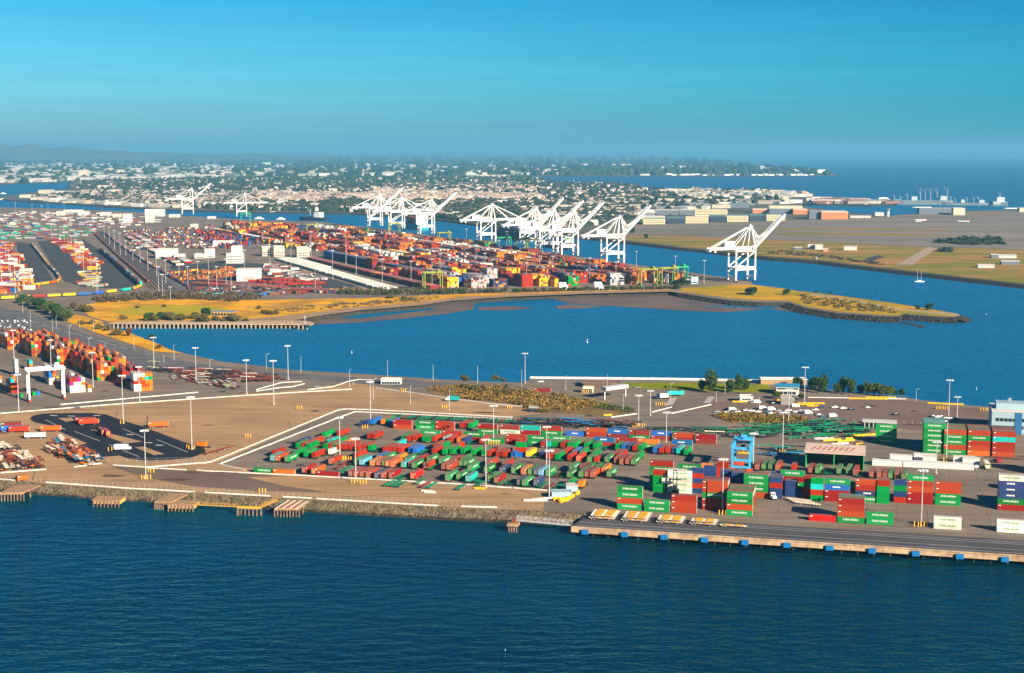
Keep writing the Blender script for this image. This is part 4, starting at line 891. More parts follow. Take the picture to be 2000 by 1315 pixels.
def rtg(loc, ang, m, m2, label, span=23.5, H=21.5, wb=7.5, name='gantry_crane'):
    t = empty(name, loc, ang, label, 'gantry crane')
    for x in (-span/2, span/2):
        for y in (-wb/2, wb/2):
            l = MB().box((x, y, H/2+.6), (1.1, 1.1, H-1.6)).obj('leg', m, t)
            b = MB(); b.cyl((x-.4, y-.5, .75), (x+.4, y-.5, .75), .75, n=10); b.cyl((x-.4, y+1, .75), (x+.4, y+1, .75), .75, n=10); b.box((x, y, 1.6), (1.4, 3.4, .7)); b.obj('wheel_bogie', m2, l)
        MB().box((x, 0, 2.6), (1.0, wb-1.1, 1.2)).obj('sill_beam', m, t); MB().box((x, 0, H-.6), (1.0, wb+1.5, 1.3)).obj('end_beam', m, t)
    for y in (-wb/2, wb/2): MB().box((0, y, H+.5), (span+2.5, 1.2, 1.9)).obj('girder', m, t)
    b = MB(); b.box((span*.33, 0, H+2.2), (4.2, wb+1, 1.4)); b.box((span*.33, 0, H+3.5), (2.6, 3, 1.4)); tr = b.obj('trolley', m, t)
    MB().box((span*.33-3.2, 0, H-1.8), (1.8, 2.2, 2.2)).obj('cab', dk, tr)
    b = MB(); b.box((span*.33, 0, H-6), (2.0, 6.0, .6))
    for q in (-1, 1): b.beam((span*.33+q*.8, 0, H-6), (span*.33+q*.8, 0, H), .12)
    b.obj('spreader', yel, t)
    MB().box((-span/2+.1, 0, 4.4), (1.6, 3.2, 2.0)).obj('engine_box', m2, t)
    return t
gy = mat('yellow_green_steel', (0.27, 0.30, 0.035), .6, var=.4, vscale=.3); gg = mat('green_steel', (0.02, 0.30, 0.14), .5); red = mat('red_bogie', (0.6, 0.06, 0.02), .6)
p = (G(60, 786)+G(124.8, 781))/2+Vector((-1.7, 3.2, 0)); rtg(p, LG, cw, red, 'white gantry crane with red wheels over the left container blocks', H=22)
bl = mat('sky_blue_steel', (0.06, 0.42, 0.72), .5, var=.15, vscale=.3)
p = G(1447, 921); rtg(p+UY*8, TH+math.pi/2, bl, red, 'sky blue gantry crane with red sill among the container stacks', span=17, H=13.5, wb=9.5)
for x, y, ph, mm in ((1265, 560, 'left one of the pair near the spit', gy), (1305, 557, 'middle one near the spit', gy), (1325, 555, 'rightmost and greenest near the spit', gg), (845, 567, 'in front of the red rows', gy), (1020, 492, 'behind the left stacks of the middle group', gy), (1040, 494, 'right beside its twin in the middle group', gy), (868, 478, 'alone behind orange stacks near the channel', gy), (770, 458, 'under the far crane trio', gy), (610, 460, 'in the far dense stacks', gy), (480, 436, 'near the far low crane', gg), (985, 489, 'left of the middle crane group', gg)):
    rtg(G(x, y), SG, mm, gg, f"{'green' if mm is gg else 'yellow green'} gantry crane {ph}", H=22)
# black container handler by the white stack
t = empty('container_handler', G(1318, 967), TH, 'black container handler with a tall mast before the white stack', 'container handler')
b = MB(); b.box((0, 3.5, 1.6), (3.2, 6.5, 1.6)); b.box((0, 6, 2.9), (3.0, 1.6, 1.2)); b.obj('chassis_body', frk, t)
b = MB()
for q in (-1, 1): b.box((q*.9, 0, 6.5), (.35, .5, 12.5))
for z in (1, 4, 8, 12.5): b.box((0, 0, z), (2.0, .4, .35))
b.obj('lift_mast', frk, t); MB().box((0, 2.2, 3.6), (1.8, 1.8, 2.0)).obj('cab', dk, t)
b = MB(); b.box((0, -.5, 8.1), (6.2, .4, .5)); b.box((-3, -.8, 8.0), (.4, 1.0, .5)); b.obj('spreader', frk, t)
for q in (-1, 1):
    for yy in (1.2, 5.6): MB().cyl((q*1.3, yy, .9), (q*1.9, yy, .9), .9, n=12).obj('wheel', rubber, t)
# ---------------- wharf, jetties, riprap ----------------
# fascia of the wharf: stained concrete beam with blue fenders below the rails
A, Bq = G(1116, 1028), G(3900, 1208)
b = MB(); Lw = (Bq-A).length; uw = (Bq-A).normalized(); nw = Vector((uw.y, -uw.x, 0))
for i in range(int(Lw/14)):
    c = A+uw*(i*14+7)-nw*(-.35); b.box((c.x, c.y, -1.25), (13.9, .8, 2.7), math.atan2(uw.y, uw.x))
    c2 = c+nw*.25; b.box((c2.x, c2.y, -.05), (13.92, .9, .5), math.atan2(uw.y, uw.x))
for i in range(int(Lw/7)):
    c = A+uw*(i*7+3)-nw*.9; b.cyl((c.x, c.y, -5.5), (c.x, c.y, -2.4), .45, n=8, m=1)
tag(b.obj('wharf_fascia', [concrete, darkrock]), 'stained tan concrete face along the wharf edge', 'wharf edge')
blm = mat('fender_blue', (0.01, 0.16, 0.42), .5)
fpx = [1144, 1221, 1298, 1377, 1456, 1538, 1621, 1704, 1789, 1875, 1963]
def mk_f():
    t = empty('fender', (0, -700, 0), 0, 'blue dock fender', 'fender', 'blue fenders along the wharf'); MB().box((0, 0, -1.9), (3.2, .5, 2.3)).obj('fender_panel', blm, t)
    b = MB(); b.cyl((0, .2, -1.7), (0, .9, -1.7), .7, n=10); b.obj('rubber_cone', rubber, t); return freeze(t)
FD = mk_f()
for i, x in enumerate(fpx):
    q = A+uw*((G(x, 1028+(x-1116)*.0645)-A).dot(uw))+nw*1.55; dup(FD, q, math.atan2(uw.y, uw.x), f"blue dock fender, {ordw(i+1)} from the left along the wharf face")
for k, off in enumerate((2.5, 8, 17.5, 20.5, 33)):
    b = MB(); p1 = A-nw*off+uw*2; b.beam(p1+Vector((0, 0, .14)), p1+uw*(Lw-10)+Vector((0, 0, .14)), .35, .12, m=0)
    tag(b.obj('crane_rail', mat('pale_rail', (0.28, 0.27, 0.26), .4, metal=.3)), f"crane rail, {ordw(k+1)} from the water along the wharf", 'rail', 'crane rails')
# riprap below the yard
def riprap(P, z0=-5.2, z1=-.2, wd=9, n=2600, sz=(.6, 1.3), m=rock, label='tan broken rock bank below the yard'):
    b = MB(); pts = [G(x, y) for x, y in P]; seg = [(a, c, (c-a).length) for a, c in zip(pts, pts[1:])]; tot = sum(s_[2] for s_ in seg)
    for _ in range(n):
        r_ = rnd.uniform(0, tot)
        for a, c, l in seg:
            if r_ <= l: break
            r_ -= l
        d = (c-a).normalized(); nn = Vector((d.y, -d.x, 0)); t = rnd.random(); q = a+d*r_+nn*(t*wd-.3)
        s_ = rnd.uniform(*sz); lump(b, (q.x, q.y, z1+(z0-z1)*t), (s_, s_, s_*.8), m=0 if t < .72 else 1)
    # solid bank under the stones
    for a, c, l in seg:
        d = (c-a).normalized(); nn = Vector((d.y, -d.x, 0)); k = max(1, int(l/8))
        for i in range(k):
            q0 = a.lerp(c, i/k); q1 = a.lerp(c, (i+1)/k)
            b.add([(q0.x, q0.y, .0), q0+nn*wd+Vector((0, 0, z0-.3)), q1+nn*wd+Vector((0, 0, z0-.3)), (q1.x, q1.y, .0)], [(0, 1, 2, 3)])
    return tag(b.obj('riprap', [m, darkrock]), label, 'rocks', kind='stuff')
riprap([(-200, 915), (0, 938), (90, 947), (250, 958), (400, 965), (530, 973)], n=2600, wd=5.2)
riprap([(530, 973), (650, 980), (800, 988), (900, 994), (1060, 1000), (1146, 1005)], n=3200, wd=6.5, label='tan broken rock bank right of the striped jetty')
riprap([(1330, 573), (1380, 581), (1430, 588), (1480, 591)], n=300, wd=9, sz=(.8, 1.8), m=darkrock, label='dark rocks along the near side of the spit neck')
riprap([(1540, 592), (1575, 603), (1640, 613), (1720, 619), (1758, 620)], n=700, wd=12, sz=(1, 2.4), m=darkrock, label='dark rocks along the near side of the spit')
riprap([(1764, 615), (1834, 620), (1868, 621), (1878, 616)], n=400, wd=12, sz=(1, 2.2), m=darkrock, label='dark rocks round the tip of the spit')
b = MB()
for i in range(90):
    x = rnd.uniform(0, 1); q = G(1762+x*42, 630+x*9+rnd.uniform(-1.5, 1.5)*(.3+x), WZ); lump(b, (q.x, q.y, WZ), (2.2, 2.2, 1.0))
tag(b.obj('rocks', darkrock), 'dark low reef of rocks in the water off the spit', 'rocks', kind='stuff')
timber = mat('weathered_timber', (0.46, 0.28, 0.15), .9, col2=(0.28, 0.16, 0.09), vscale=.6); pile = mat('pile_wood', (0.30, 0.2, 0.12), .95, col2=(0.10, 0.07, 0.05), vscale=.8)
def jetty(P, label, z=-.2, th=.6, dm=None, stripes=0, posts=9):
    """P: four corners: shore left, shore right, outer right, outer left"""
    q = [G(x, y, z) for x, y in P]; c = sum(q, Vector())/4; t = empty('jetty', (c.x, c.y, 0), 0, label, 'jetty', 'jetties along the rock bank')
    loc = [p-Vector((c.x, c.y, 0)) for p in q]
    MB().prism([(p.x, p.y) for p in loc], z-th, z).obj('deck', dm or timber, t)
    if stripes:
        for k in range(stripes):
            a = (k+.15)/stripes; e_ = (k+.6)/stripes; p0 = loc[0].lerp(loc[1], a); p1 = loc[0].lerp(loc[1], e_); r0 = loc[3].lerp(loc[2], a); r1 = loc[3].lerp(loc[2], e_)
            b = MB(); b.prism([(p0.x, p0.y), (r0.x, r0.y), (r1.x, r1.y), (p1.x, p1.y)], z+.01, z+.12); b.obj('plank_strip', [linem, mat('rust_plank', (0.42, 0.14, 0.06), .9)][k % 2], t)
    for k in range(posts):
        f = k/(posts-1); e_ = loc[3].lerp(loc[2], f)
        MB().cyl((e_.x, e_.y, -6), (e_.x, e_.y, z-th), .38, n=7).obj('pile', pile, t)
        if k % 2 == 0:
            e2 = loc[0].lerp(loc[3], .6) if k < posts/2 else loc[1].lerp(loc[2], .6); e2 = e2.lerp(e_, .15*k/posts); MB().cyl((e2.x, e2.y, -6), (e2.x, e2.y, z-th), .38, n=7).obj('pile', pile, t)
    e0 = loc[3]; e1 = loc[2]; MB().beam(e0+Vector((0, 0, -.7)), e1+Vector((0, 0, -.7)), .5, .5).obj('cap_beam', timber, t)
    return t
jetty([(32, 948), (82, 946), (46, 962), (-4, 963)], 'leftmost timber jetty on raking piles carrying an orange container')
jetty([(338, 962), (370, 964), (334, 980), (302, 979)], 'wide tan jetty leading out beside a boxed dolphin')
jetty([(562, 977), (606, 978), (584, 993), (536, 993)], 'striped jetty with white and rust planks', stripes=7)
jetty([(470, 988), (512, 989), (509, 991.5), (463, 990)], 'small yellow railed platform on raking piles', dm=yel, posts=7)
def dolphin(x0, x1, y, label, h=3.0):
    a = G(x0, y, WZ); c = G(x1, y+1, WZ); m_ = (a+c)/2; w_ = (c-a).length; t = empty('dolphin', (m_.x, m_.y, 0), math.atan2((c-a).y, (c-a).x), label, 'dolphin')
    MB().box((0, 4, -2.0), (w_, 8, 2.0)).obj('timber_box', timber, t); MB().box((0, 4, -.95), (w_+.6, 8.6, .25)).obj('top_deck', timber, t)
    for i in range(8): MB().cyl((-w_/2+.5+i*(w_-1)/7, -.1, -6), (-w_/2+.5+i*(w_-1)/7, -.1, -1.4), .35, n=7).obj('pile', pile, t)
    MB().box((w_/2+.2, 4, -2.0), (.2, 7.6, 1.8)).obj('end_panel', mat('ochre_panel', (0.62, 0.36, 0.08), .8), t)
    return t
dolphin(181, 234, 990, 'lone timber dolphin off the rock bank at left'); dolphin(327, 379, 999, 'timber dolphin at the end of the wide tan jetty')
def footbridge(P, w_, label, m, z=.2, rail=1.0, truss=False):
    a, c = [G(x, y, z) for x, y in P]; m_ = (a+c)/2; L = (c-a).length; t = empty('footbridge', (m_.x, m_.y, 0), math.atan2((c-a).y, (c-a).x), label, 'footbridge')
    MB().box((0, 0, z), (L, w_, .3)).obj('walkway', m, t)
    for s_ in (-1, 1):
        b = MB(); b.box((0, s_*w_/2, z+rail), (L, .12, .12)); n = int(L/2.2)
        for i in range(n+1): b.box((-L/2+i*L/n, s_*w_/2, z+rail/2), (.1, .1, rail))
        if truss:
            for i in range(n): b.beam((-L/2+i*L/n, s_*w_/2, z+(0 if i % 2 else rail)), (-L/2+(i+1)*L/n, s_*w_/2, z+(rail if i % 2 else 0)), .14)
        b.obj('railing', m, t)
    return t
footbridge([(372, 985), (465, 989.5)], 1.6, 'ochre footbridge between the boxed dolphin and the yellow platform', mat('ochre_steel', (0.6, 0.33, 0.05), .7), -1.5)
footbridge([(510, 990), (545, 975)], 1.6, 'ochre footbridge rising from the yellow platform to shore', mat('ochre_steel', (0, 0, 0)), -.6)
footbridge([(1010, 1016), (1117, 1026)], 2.2, 'long white truss gangway beside the wharf corner', steel, -1.2, 2.0, True)
t = empty('mooring_platform', G(1003, 1020), TH, 'rusty mooring platform on piles at the end of the truss gangway', 'platform')
MB().box((0, 0, -.9), (5, 5, 1.3)).obj('deck', timber, t)
for i in range(4): MB().cyl((-1.8+i*1.2, -1.5, -6), (-1.8+i*1.2, -1.5, -1.5), .4, n=7).obj('pile', pile, t)
MB().box((0, .5, .6), (1.8, 1.2, 1.6)).obj('bollard_hook', frr, t)
# pier of the park with its row of piles
b = MB(); P0 = [(212, 632), (420, 633), (590, 634), (606, 636), (613, 632), (606, 628.5), (585, 627), (420, 627), (240, 628)]
tk = empty('park_pier', G(400, 633), 0, 'long low park pier standing on many piles', 'pier'); c0 = G(400, 633)
MB().prism([(G(x, y, 0)-c0).to_tuple()[:2] for x, y in P0], -.6, .35).obj('deck', concrete, tk)
for i in range(46):
    q = G(222+i*8.4, 633.3 + (1.5 if i > 42 else 0))-c0; MB().box((q.x, q.y+.2, -3), (1.4, 1.4, 5.2)).obj('pile', mat('pier_pile', (0.34, 0.27, 0.2), .9), tk)
b = MB()
for i in range(60): q = G(222+i*6.4, 632.6)-c0; b.box((q.x, q.y, .9), (.08, .08, 1.1))
b.beam(G(222, 632.6)-c0+Vector((0, 0, 1.4)), G(600, 634)-c0+Vector((0, 0, 1.4)), .1); b.obj('railing', steel, tk)
b = MB(); p = G(596, 634); b.cyl((p.x, p.y, .3), (p.x, p.y, 9), .25, n=8); b.box((p.x, p.y, 7), (1.2, 1.2, 1.2)); tag(b.obj('light_beacon', steel), 'white beacon post at the round end of the park pier', 'beacon')
# ---------------- buildings of the near yards ----------------
def face(P): return P
def building(x, y, L, W, H, ang, label, wall, roof, cat='building', windows=None, pitched=0, name='building', winm=None, parapet=.6):
    """front left bottom corner at pixel x,y"""
    U = Vector((math.cos(ang), math.sin(ang), 0)); V = Vector((-math.sin(ang), math.cos(ang), 0)); c = G(x, y)+U*L/2+V*W/2
    t = empty(name, c, ang, label, cat)
    MB().box((0, 0, H/2), (L, W, H)).obj('wall', wall, t)
    if pitched:
        b = MB(); o_ = .6; b.add([(-L/2-o_, -W/2-o_, H), (L/2+o_, -W/2-o_, H), (L/2+o_, W/2+o_, H), (-L/2-o_, W/2+o_, H), (-L/2-o_, 0, H+pitched), (L/2+o_, 0, H+pitched)], [(0, 1, 5, 4), (2, 3, 4, 5), (1, 2, 5), (3, 0, 4), (3, 2, 1, 0)]); b.obj('roof', roof, t)
    else:
        b = MB(); b.box((0, 0, H+.15), (L+.4, W+.4, .3)); 
        for s_ in (-1, 1): b.box((0, s_*(W/2), H+.3+parapet/2), (L+.4, .3, parapet)); b.box((s_*(L/2), 0, H+.3+parapet/2), (.3, W-.3, parapet))
        b.obj('roof', roof, t)
    for wd in windows or ():
        x0, x1, z0, z1, n, side = wd; winm_ = winm or dk
        for i in range(n):
            ww = (x1-x0)/n; xc = x0+(i+.5)*ww
            if side == 'f': MB().box((xc, -W/2-.02, (z0+z1)/2), (ww*.86, .1, z1-z0)).obj('window', winm_, t)
            else: MB().box((L/2+.02, xc, (z0+z1)/2), (.1, ww*.86, z1-z0)).obj('window', winm_, t)
    return t
wwall = mat('white_wall', (0.62, 0.60, 0.55), .8, var=.18, vscale=.15, detail=8); groof = mat('grey_roof', (0.36, 0.34, 0.31), .9, var=.2, vscale=.1); wroof = mat('white_roof', (0.6, 0.57, 0.52), .8, var=.15, vscale=.1)
pbl = mat('pale_blue_wall', (0.33, 0.46, 0.50), .7, var=.08, vscale=.1); broof = mat('blue_roof', (0.03, 0.2, 0.36), .6)
o = building(1936, 846, 34, 26, 13.5, TH, 'pale blue grey office with dark ribbon windows at the right edge', pbl, wroof, windows=[(-15, 15, 7.6, 9.6, 12, 'f'), (-13, 16, 3.2, 5.0, 12, 'f'), (-11, 11, 7.6, 9.6, 8, 's')], name='office_building')
MB().box((-1.5, -13.05, 6.8), (4.2, .3, 13.2)).obj('glass_bay', mat('blue_glass', (0.03, 0.14, 0.3), .15), o); MB().box((-4, 2, 15.6), (20, 12, 3.6)).obj('roof_storey', pbl, o); 
b = MB(); b.cyl((-6, 0, 17.4), (-6, 0, 19), .15, n=6); b.cyl((-6, -.1, 19.2), (-6, .2, 19.4), 1.2, n=12); b.obj('satellite_dish', steel, o)
building(1516, 771, 16, 12, 5.8, R(-8), 'white two storey office with blue roof beside the trees', wwall, broof, windows=[(-7.4, 7.4, 3.8, 5.0, 8, 'f'), (-6, 6, .4, 2.4, 4, 'f')], pitched=1.6, name='office_building')
building(1486, 751, 34, 8, 3.5, R(-3), 'low pale shed with sloping roof at the end of the sea wall', beachsand, wroof, name='shed')
building(1445, 786, 9, 7, 3.6, R(-6), 'small white guard cabin left of the white office', wwall, wroof, windows=[(-3, 3, 1.6, 2.6, 3, 'f')], name='cabin')
building(1525, 791, 9, 7, 4.5, R(-6), 'grey cabin in front of the white office', mat('grey_wall', (0.25, 0.22, 0.2), .8), groof, name='cabin')
building(1556, 905, 0.1, 0.1, .1, TH, 'x', wwall, groof) if False else None
# green shelter with pinkish roof, open to the camera
t = empty('repair_shelter', G(1574, 913), TH, 'green open-fronted repair shelter with a pale pink roof', 'shelter')
sg = mat('shelter_green', (0.02, 0.42, 0.10), .6, var=.15, vscale=.2)
c1 = (G(1673, 919)-G(1583, 913)); Ls = 30.5; Ws = 19
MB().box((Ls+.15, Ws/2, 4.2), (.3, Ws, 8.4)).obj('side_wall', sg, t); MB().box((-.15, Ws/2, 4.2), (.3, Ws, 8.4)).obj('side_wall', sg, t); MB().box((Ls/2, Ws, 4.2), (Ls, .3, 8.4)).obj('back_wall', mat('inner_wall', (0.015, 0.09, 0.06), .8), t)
b = MB(); b.add([(-1, -1.2, 8.4), (Ls+1, -1.2, 8.4), (Ls+1, Ws+.5, 9.6), (-1, Ws+.5, 9.6), (-1, -1.2, 8.8), (Ls+1, -1.2, 8.8), (Ls+1, Ws+.5, 10.0), (-1, Ws+.5, 10.0)], [(4, 5, 6, 7), (0, 1, 5, 4), (1, 2, 6, 5), (2, 3, 7, 6), (3, 0, 4, 7), (3, 2, 1, 0)]); rf = b.obj('roof', mat('pink_roof', (0.66, 0.52, 0.40), .85, col2=(0.56, 0.38, 0.28), vscale=.3), t)
for k in range(8):
    b = MB(); x = 3+k*3; b.beam((x, 5, 9.3), (x+1.8, 12, 9.78), .9, .12); b.obj('roof_patch', mat('roof_stain', (0.5, 0.2, 0.14), .9), rf)
for k in range(1): MB().box((15+k*9, -.5, 4.2), (.5, .5, 8.4)).obj('column', sg, t)
# long row of white reefer boxes
wh = mat('reefer_white', (0.78, 0.74, 0.66), .6, var=.12, vscale=.6, objrand=.08); seam = mat('seam_dark', (0.25, 0.24, 0.2), .9)
for k in range(36):
    q = G(1706, 909.5).lerp(G(1899, 918.5), k/35.0)
    t = empty('reefer_box', q, TH, f"white reefer box, {ordw(k+1)} from the left in the long white row", 'reefer box', 'long row of white reefer boxes')
    if k == 0:
        bm1 = MB().box((0, 3, 1.45), (1.44, 6.06, 2.85), m=0).mesh('box_body', wh); bm2 = MB().box((0, -.04, 1.4), (.9, .08, 2.3)).mesh('unit_front', mat('reefer_grille', (0.66, 0.66, 0.6), .6))
    mobj('box_body', bm1, t); mobj('unit_front', bm2, t)
for i, (x, y, L_) in enumerate(((1738, 901, 12), (1785, 899, 12), (1802, 904, 7), (1862, 904, 12), (1880, 907, 9))):
    building(x, y, L_, 3, 3.4, TH, ['leftmost', 'second', 'third', 'fourth', 'rightmost'][i]+' long pale box lying behind the white reefer row', wh, wroof, 'storage box', name='storage_box', parapet=.1)
# white canopy shed by the parking lot
t = empty('canopy_shed', G(1687, 838), R(-14), 'white canopy shed with open bays beside the green stack', 'canopy shed')
MB().box((9.5, 4.5, 4.6), (21, 9.5, .5)).obj('roof', wroof, t); MB().box((17, 4.5, 2.2), (5.5, 9, 4.3)).obj('wall', wwall, t); MB().box((7, 8.9, 2.2), (14, .3, 4.3)).obj('back_wall', groof, t)
for k in range(6): MB().box((.6+k*2.6, .3, 2.2), (.5, .5, 4.3)).obj('column', wwall, t)
def canopy(xa, ya, xb, yb, h, th, dep, label, m=wwall, band=2.4):
    a, c = G(xa, ya), G(xb, yb); L = (c-a).length; t = empty('gate_canopy', a, math.atan2((c-a).y, (c-a).x), label, 'gate canopy')
    MB().box((L/2, 0, h-band/2), (L, dep, band)).obj('fascia', m, t)
    for x in (.8, L-.8): MB().box((x, 0, (h-band)/2), (.8, .8, h-band)).obj('column', m, t)
    return t
canopy(1179, 781, 1223, 775, 9.0, 1, 5, 'white gate canopy on two columns beside the scrub hill')
canopy(1138, 767, 1160, 767, 4.6, 1, 5, 'small cream booth canopy near the sea wall', mat('cream_wall', (0.7, 0.6, 0.45), .8), 1.4)
building(744, 751, 15, 7, 3.2, R(-2), 'long pale ribbed shed on the gate road', mat('ribbed_wall', (0.6, 0.6, 0.56), .7), wroof, windows=[(-7, 7, .3, 2, 7, 'f')], name='shed')
building(1140, 757, 26, 10, 3.2, R(-6), 'low brown park building near the sea wall', mat('brown_wall', (0.14, 0.09, 0.07), .9), mat('brown_roof', (0.2, 0.12, 0.09), .9), name='park_building')
building(1033, 805, 6, 4, 2.6, R(-10), 'dark bin shed at the foot of the scrub hill', frk, groof, name='bin_shed')
t = building(1078, 974, 10, 6, 2.8, R(5), 'small pale blue shed at the front gate', pbl, mat('paleblue_roof', (0.3, 0.42, 0.45), .8), name='shed', parapet=.15)
building(1106, 962, 6, 4, 3.2, R(5), 'taller pale blue cabin right behind the small shed', pbl, groof, name='cabin')
for i, (x, y, a) in enumerate(((1087, 978, 20), (1095, 980, 60), (1104, 979, 10), (1110, 976, 45), (1118, 972, 60), (1128, 966, 60))):
    tag(MB().box((0, 0, .8), (3.4, 1.0, 1.6)).box((0, 0, 1.7), (2.4, .6, .3)).obj('yellow_block', yel, None, G(x, y), R(a)), f"yellow painted block, {ordw(i+1)} from the left by the small blue shed", 'block')
for i, (x, y, L_, a, m_) in enumerate(((937, 955.5, 6, -10, yel), (834, 961, 6, -8, whitecon), (840, 963, 6, -8, whitecon), (820, 945.5, 6, -8, whitecon), (1697, 780, 28, -4, yel), (1722, 778, 22, -4, yel), (1560, 791, 22, -4, yel), (1585, 789, 18, -4, yel), (1590, 794, 10, -4, yel), (1450, 786, 14, -3, yel), (1530, 783, 9, -3, yel), (1850, 790, 26, -14, yel), (1885, 0, 0, 0, yel), (1100, 980, 7, 62, yel), (1060, 976, 12, 22, steel), (1050, 979, 14, 0, steel), (1336, 876, 5, 60, whitecon), (1130, 962, 5, 55, whitecon), (1190, 812, 8, 10, yel), (1655, 862, 14, 20, yel), (1640, 868, 12, 20, whitecon), (1625, 861, 12, 16, yel), (1668, 857, 12, 18, yel), (1650, 873, 9, 22, yel), (1610, 858, 12, 2, whitecon), (1680, 868, 8, 35, yel), (1690, 851, 18, 16, yel))):
    if not y: continue
    b = MB()
    for k in range(max(1, int(L_/3))): b.box((k*3.0-L_/2+1.5, 0, .45), (2.9, .9, .9)); b.box((k*3.0-L_/2+1.5, 0, .98), (2.5, .5, .18))
    tag(b.obj('painted_barrier', m_, None, G(x, y), R(a)), f"{'yellow' if m_ is yel else 'white'} painted barrier, {ordw(i+1)} of the loose ones about the yard", 'barrier', 'loose painted barriers')
# chassis: wharf stacks and heaps
stk_i = 0
for gi, (x0, y0, n_) in enumerate(((1150, 1014, 4), (1213, 1018, 4), (1281, 1022, 3), (1346, 1025, 2), (1406, 1029, 1))):
    for k in range(n_):
        stk_i += 1; p = G(x0, y0)+UX*6.3+UY*(k*3.1); put_chassis('W', (p.x, p.y, .06), TH+math.pi, f"cream chassis with yellow panels, {ordw(k+1)} from the water in the {ordw(gi+1)} wharf group", None, 2)
        if n_ > 1: put_chassis('W', (p.x+UX.x*.8, p.y+UX.y*.8, 1.25), TH+math.pi+.01, f"cream yellow chassis, piled on the {ordw(k+1)} one in the {ordw(gi+1)} wharf group", None, 2)
def heap(P, n_, kinds, ang, label, jit=.35, zs=(0, 0, 1.2, 2.4), grp='stored trailer chassis'):
    xs = [p[0] for p in P]; ys = [p[1] for p in P]; k = 0; tries = 0
    while k < n_ and tries < 20000:
        tries += 1; x = rnd.uniform(min(xs), max(xs)); y = rnd.uniform(min(ys), max(ys))
        if not inpoly(x, y, P): continue
        p = G(x, y); kd = rnd.choice(kinds); put_chassis(kd, (p.x, p.y, rnd.choice(zs)), R(ang)+rnd.uniform(-jit, jit), f"{CHN[kd]} chassis {label}", grp); k += 1
heap([(1430, 846), (1470, 835), (1540, 830), (1620, 826), (1690, 838), (1700, 846), (1640, 855), (1560, 859), (1450, 856)], 125, 'GGGGGGK', 12, 'among the overlapping heap behind the shelter', .5)
heap([(1020, 829), (1250, 829), (1250, 838), (1020, 836)], 52, 'KKBKBR', TH*57.3, 'in the dark stacked line behind the back row', .08, (0, 1.1, 2.2, 3.3))
heap([(1015, 828), (1040, 828), (1058, 833), (1015, 834)], 8, 'GOK', -20, 'at the left end of the dark stacked line', .3, (2.2, 3.3))
heap([(1275, 838), (1440, 842), (1440, 858), (1380, 852), (1275, 845)], 34, 'GGKRCG', -12, 'in the loose line left of the green heap', .5, (0, 0, 1.2))
heap([(1490, 878), (1530, 879), (1575, 883), (1540, 893), (1480, 896)], 18, 'KKGB', -5, 'beside the shelter', .5)
heap([(100, 862), (125, 860), (195, 893), (185, 909), (150, 906), (95, 885)], 95, 'RCOKRCB', -62, 'in the packed lot below the truck loop', .2, (0, 1.2, 2.4))
heap([(-10, 880), (20, 876), (80, 905), (85, 912), (0, 918), (-10, 918)], 80, 'RCOKRC', -62, 'in the packed lot at the left edge', .2, (0, 1.2, 2.4))
heap([(330, 722), (420, 724), (540, 737), (545, 745), (470, 748), (400, 742), (325, 730)], 150, 'RKRKCR', -14, 'in the chassis park near the bay road', .12, (0, 1.2))
heap([(340, 736), (430, 742), (470, 752), (455, 759), (380, 750), (330, 738)], 70, 'CKRC', -62, 'nose on in the chassis park', .15, (0,))
heap([(300, 714), (330, 716), (325, 730), (296, 726)], 8, 'CKC', -30, 'beside the white-ended block', .5)
for i in range(30): x = 768+i*7.9; p = G(x, 815.5+i*.32); kd = rnd.choice('GGRKG'); put_chassis(kd, p, TR+math.pi, f"{CHN[kd]} empty chassis, {ordw(i+1)} from the left behind the inner barrier")
for i, (x, y) in enumerate(((415, 886), (421, 884), (427, 882), (433, 880.5), (439, 879), (445, 877.5))): put_chassis('R', G(x, y), R(60), f"rusty chassis, {ordw(i+1)} from the left in the short slanted group")
for i, (x, y) in enumerate(((1566, 982), (1560, 979), (1572, 985), (1578, 987))): put_chassis('C', G(x, y), R(-28), f"cream chassis, {ordw(i+1)} of the jumble by the green striped stacks")
for i, (x, y) in enumerate(((680, 918), (672, 922), (665, 914), (760, 947), (772, 948), (783, 949), (830, 950), (843, 951), (900, 954), (938, 947), (1060, 950), (1075, 953), (1090, 954), (1100, 950), (785, 940), (820, 943), (980, 944))): put_chassis(rnd.choice('GGR'), G(x, y), TR+math.pi, f"empty chassis parked between trailers, {ordw(i+1)} of those near the front barrier")
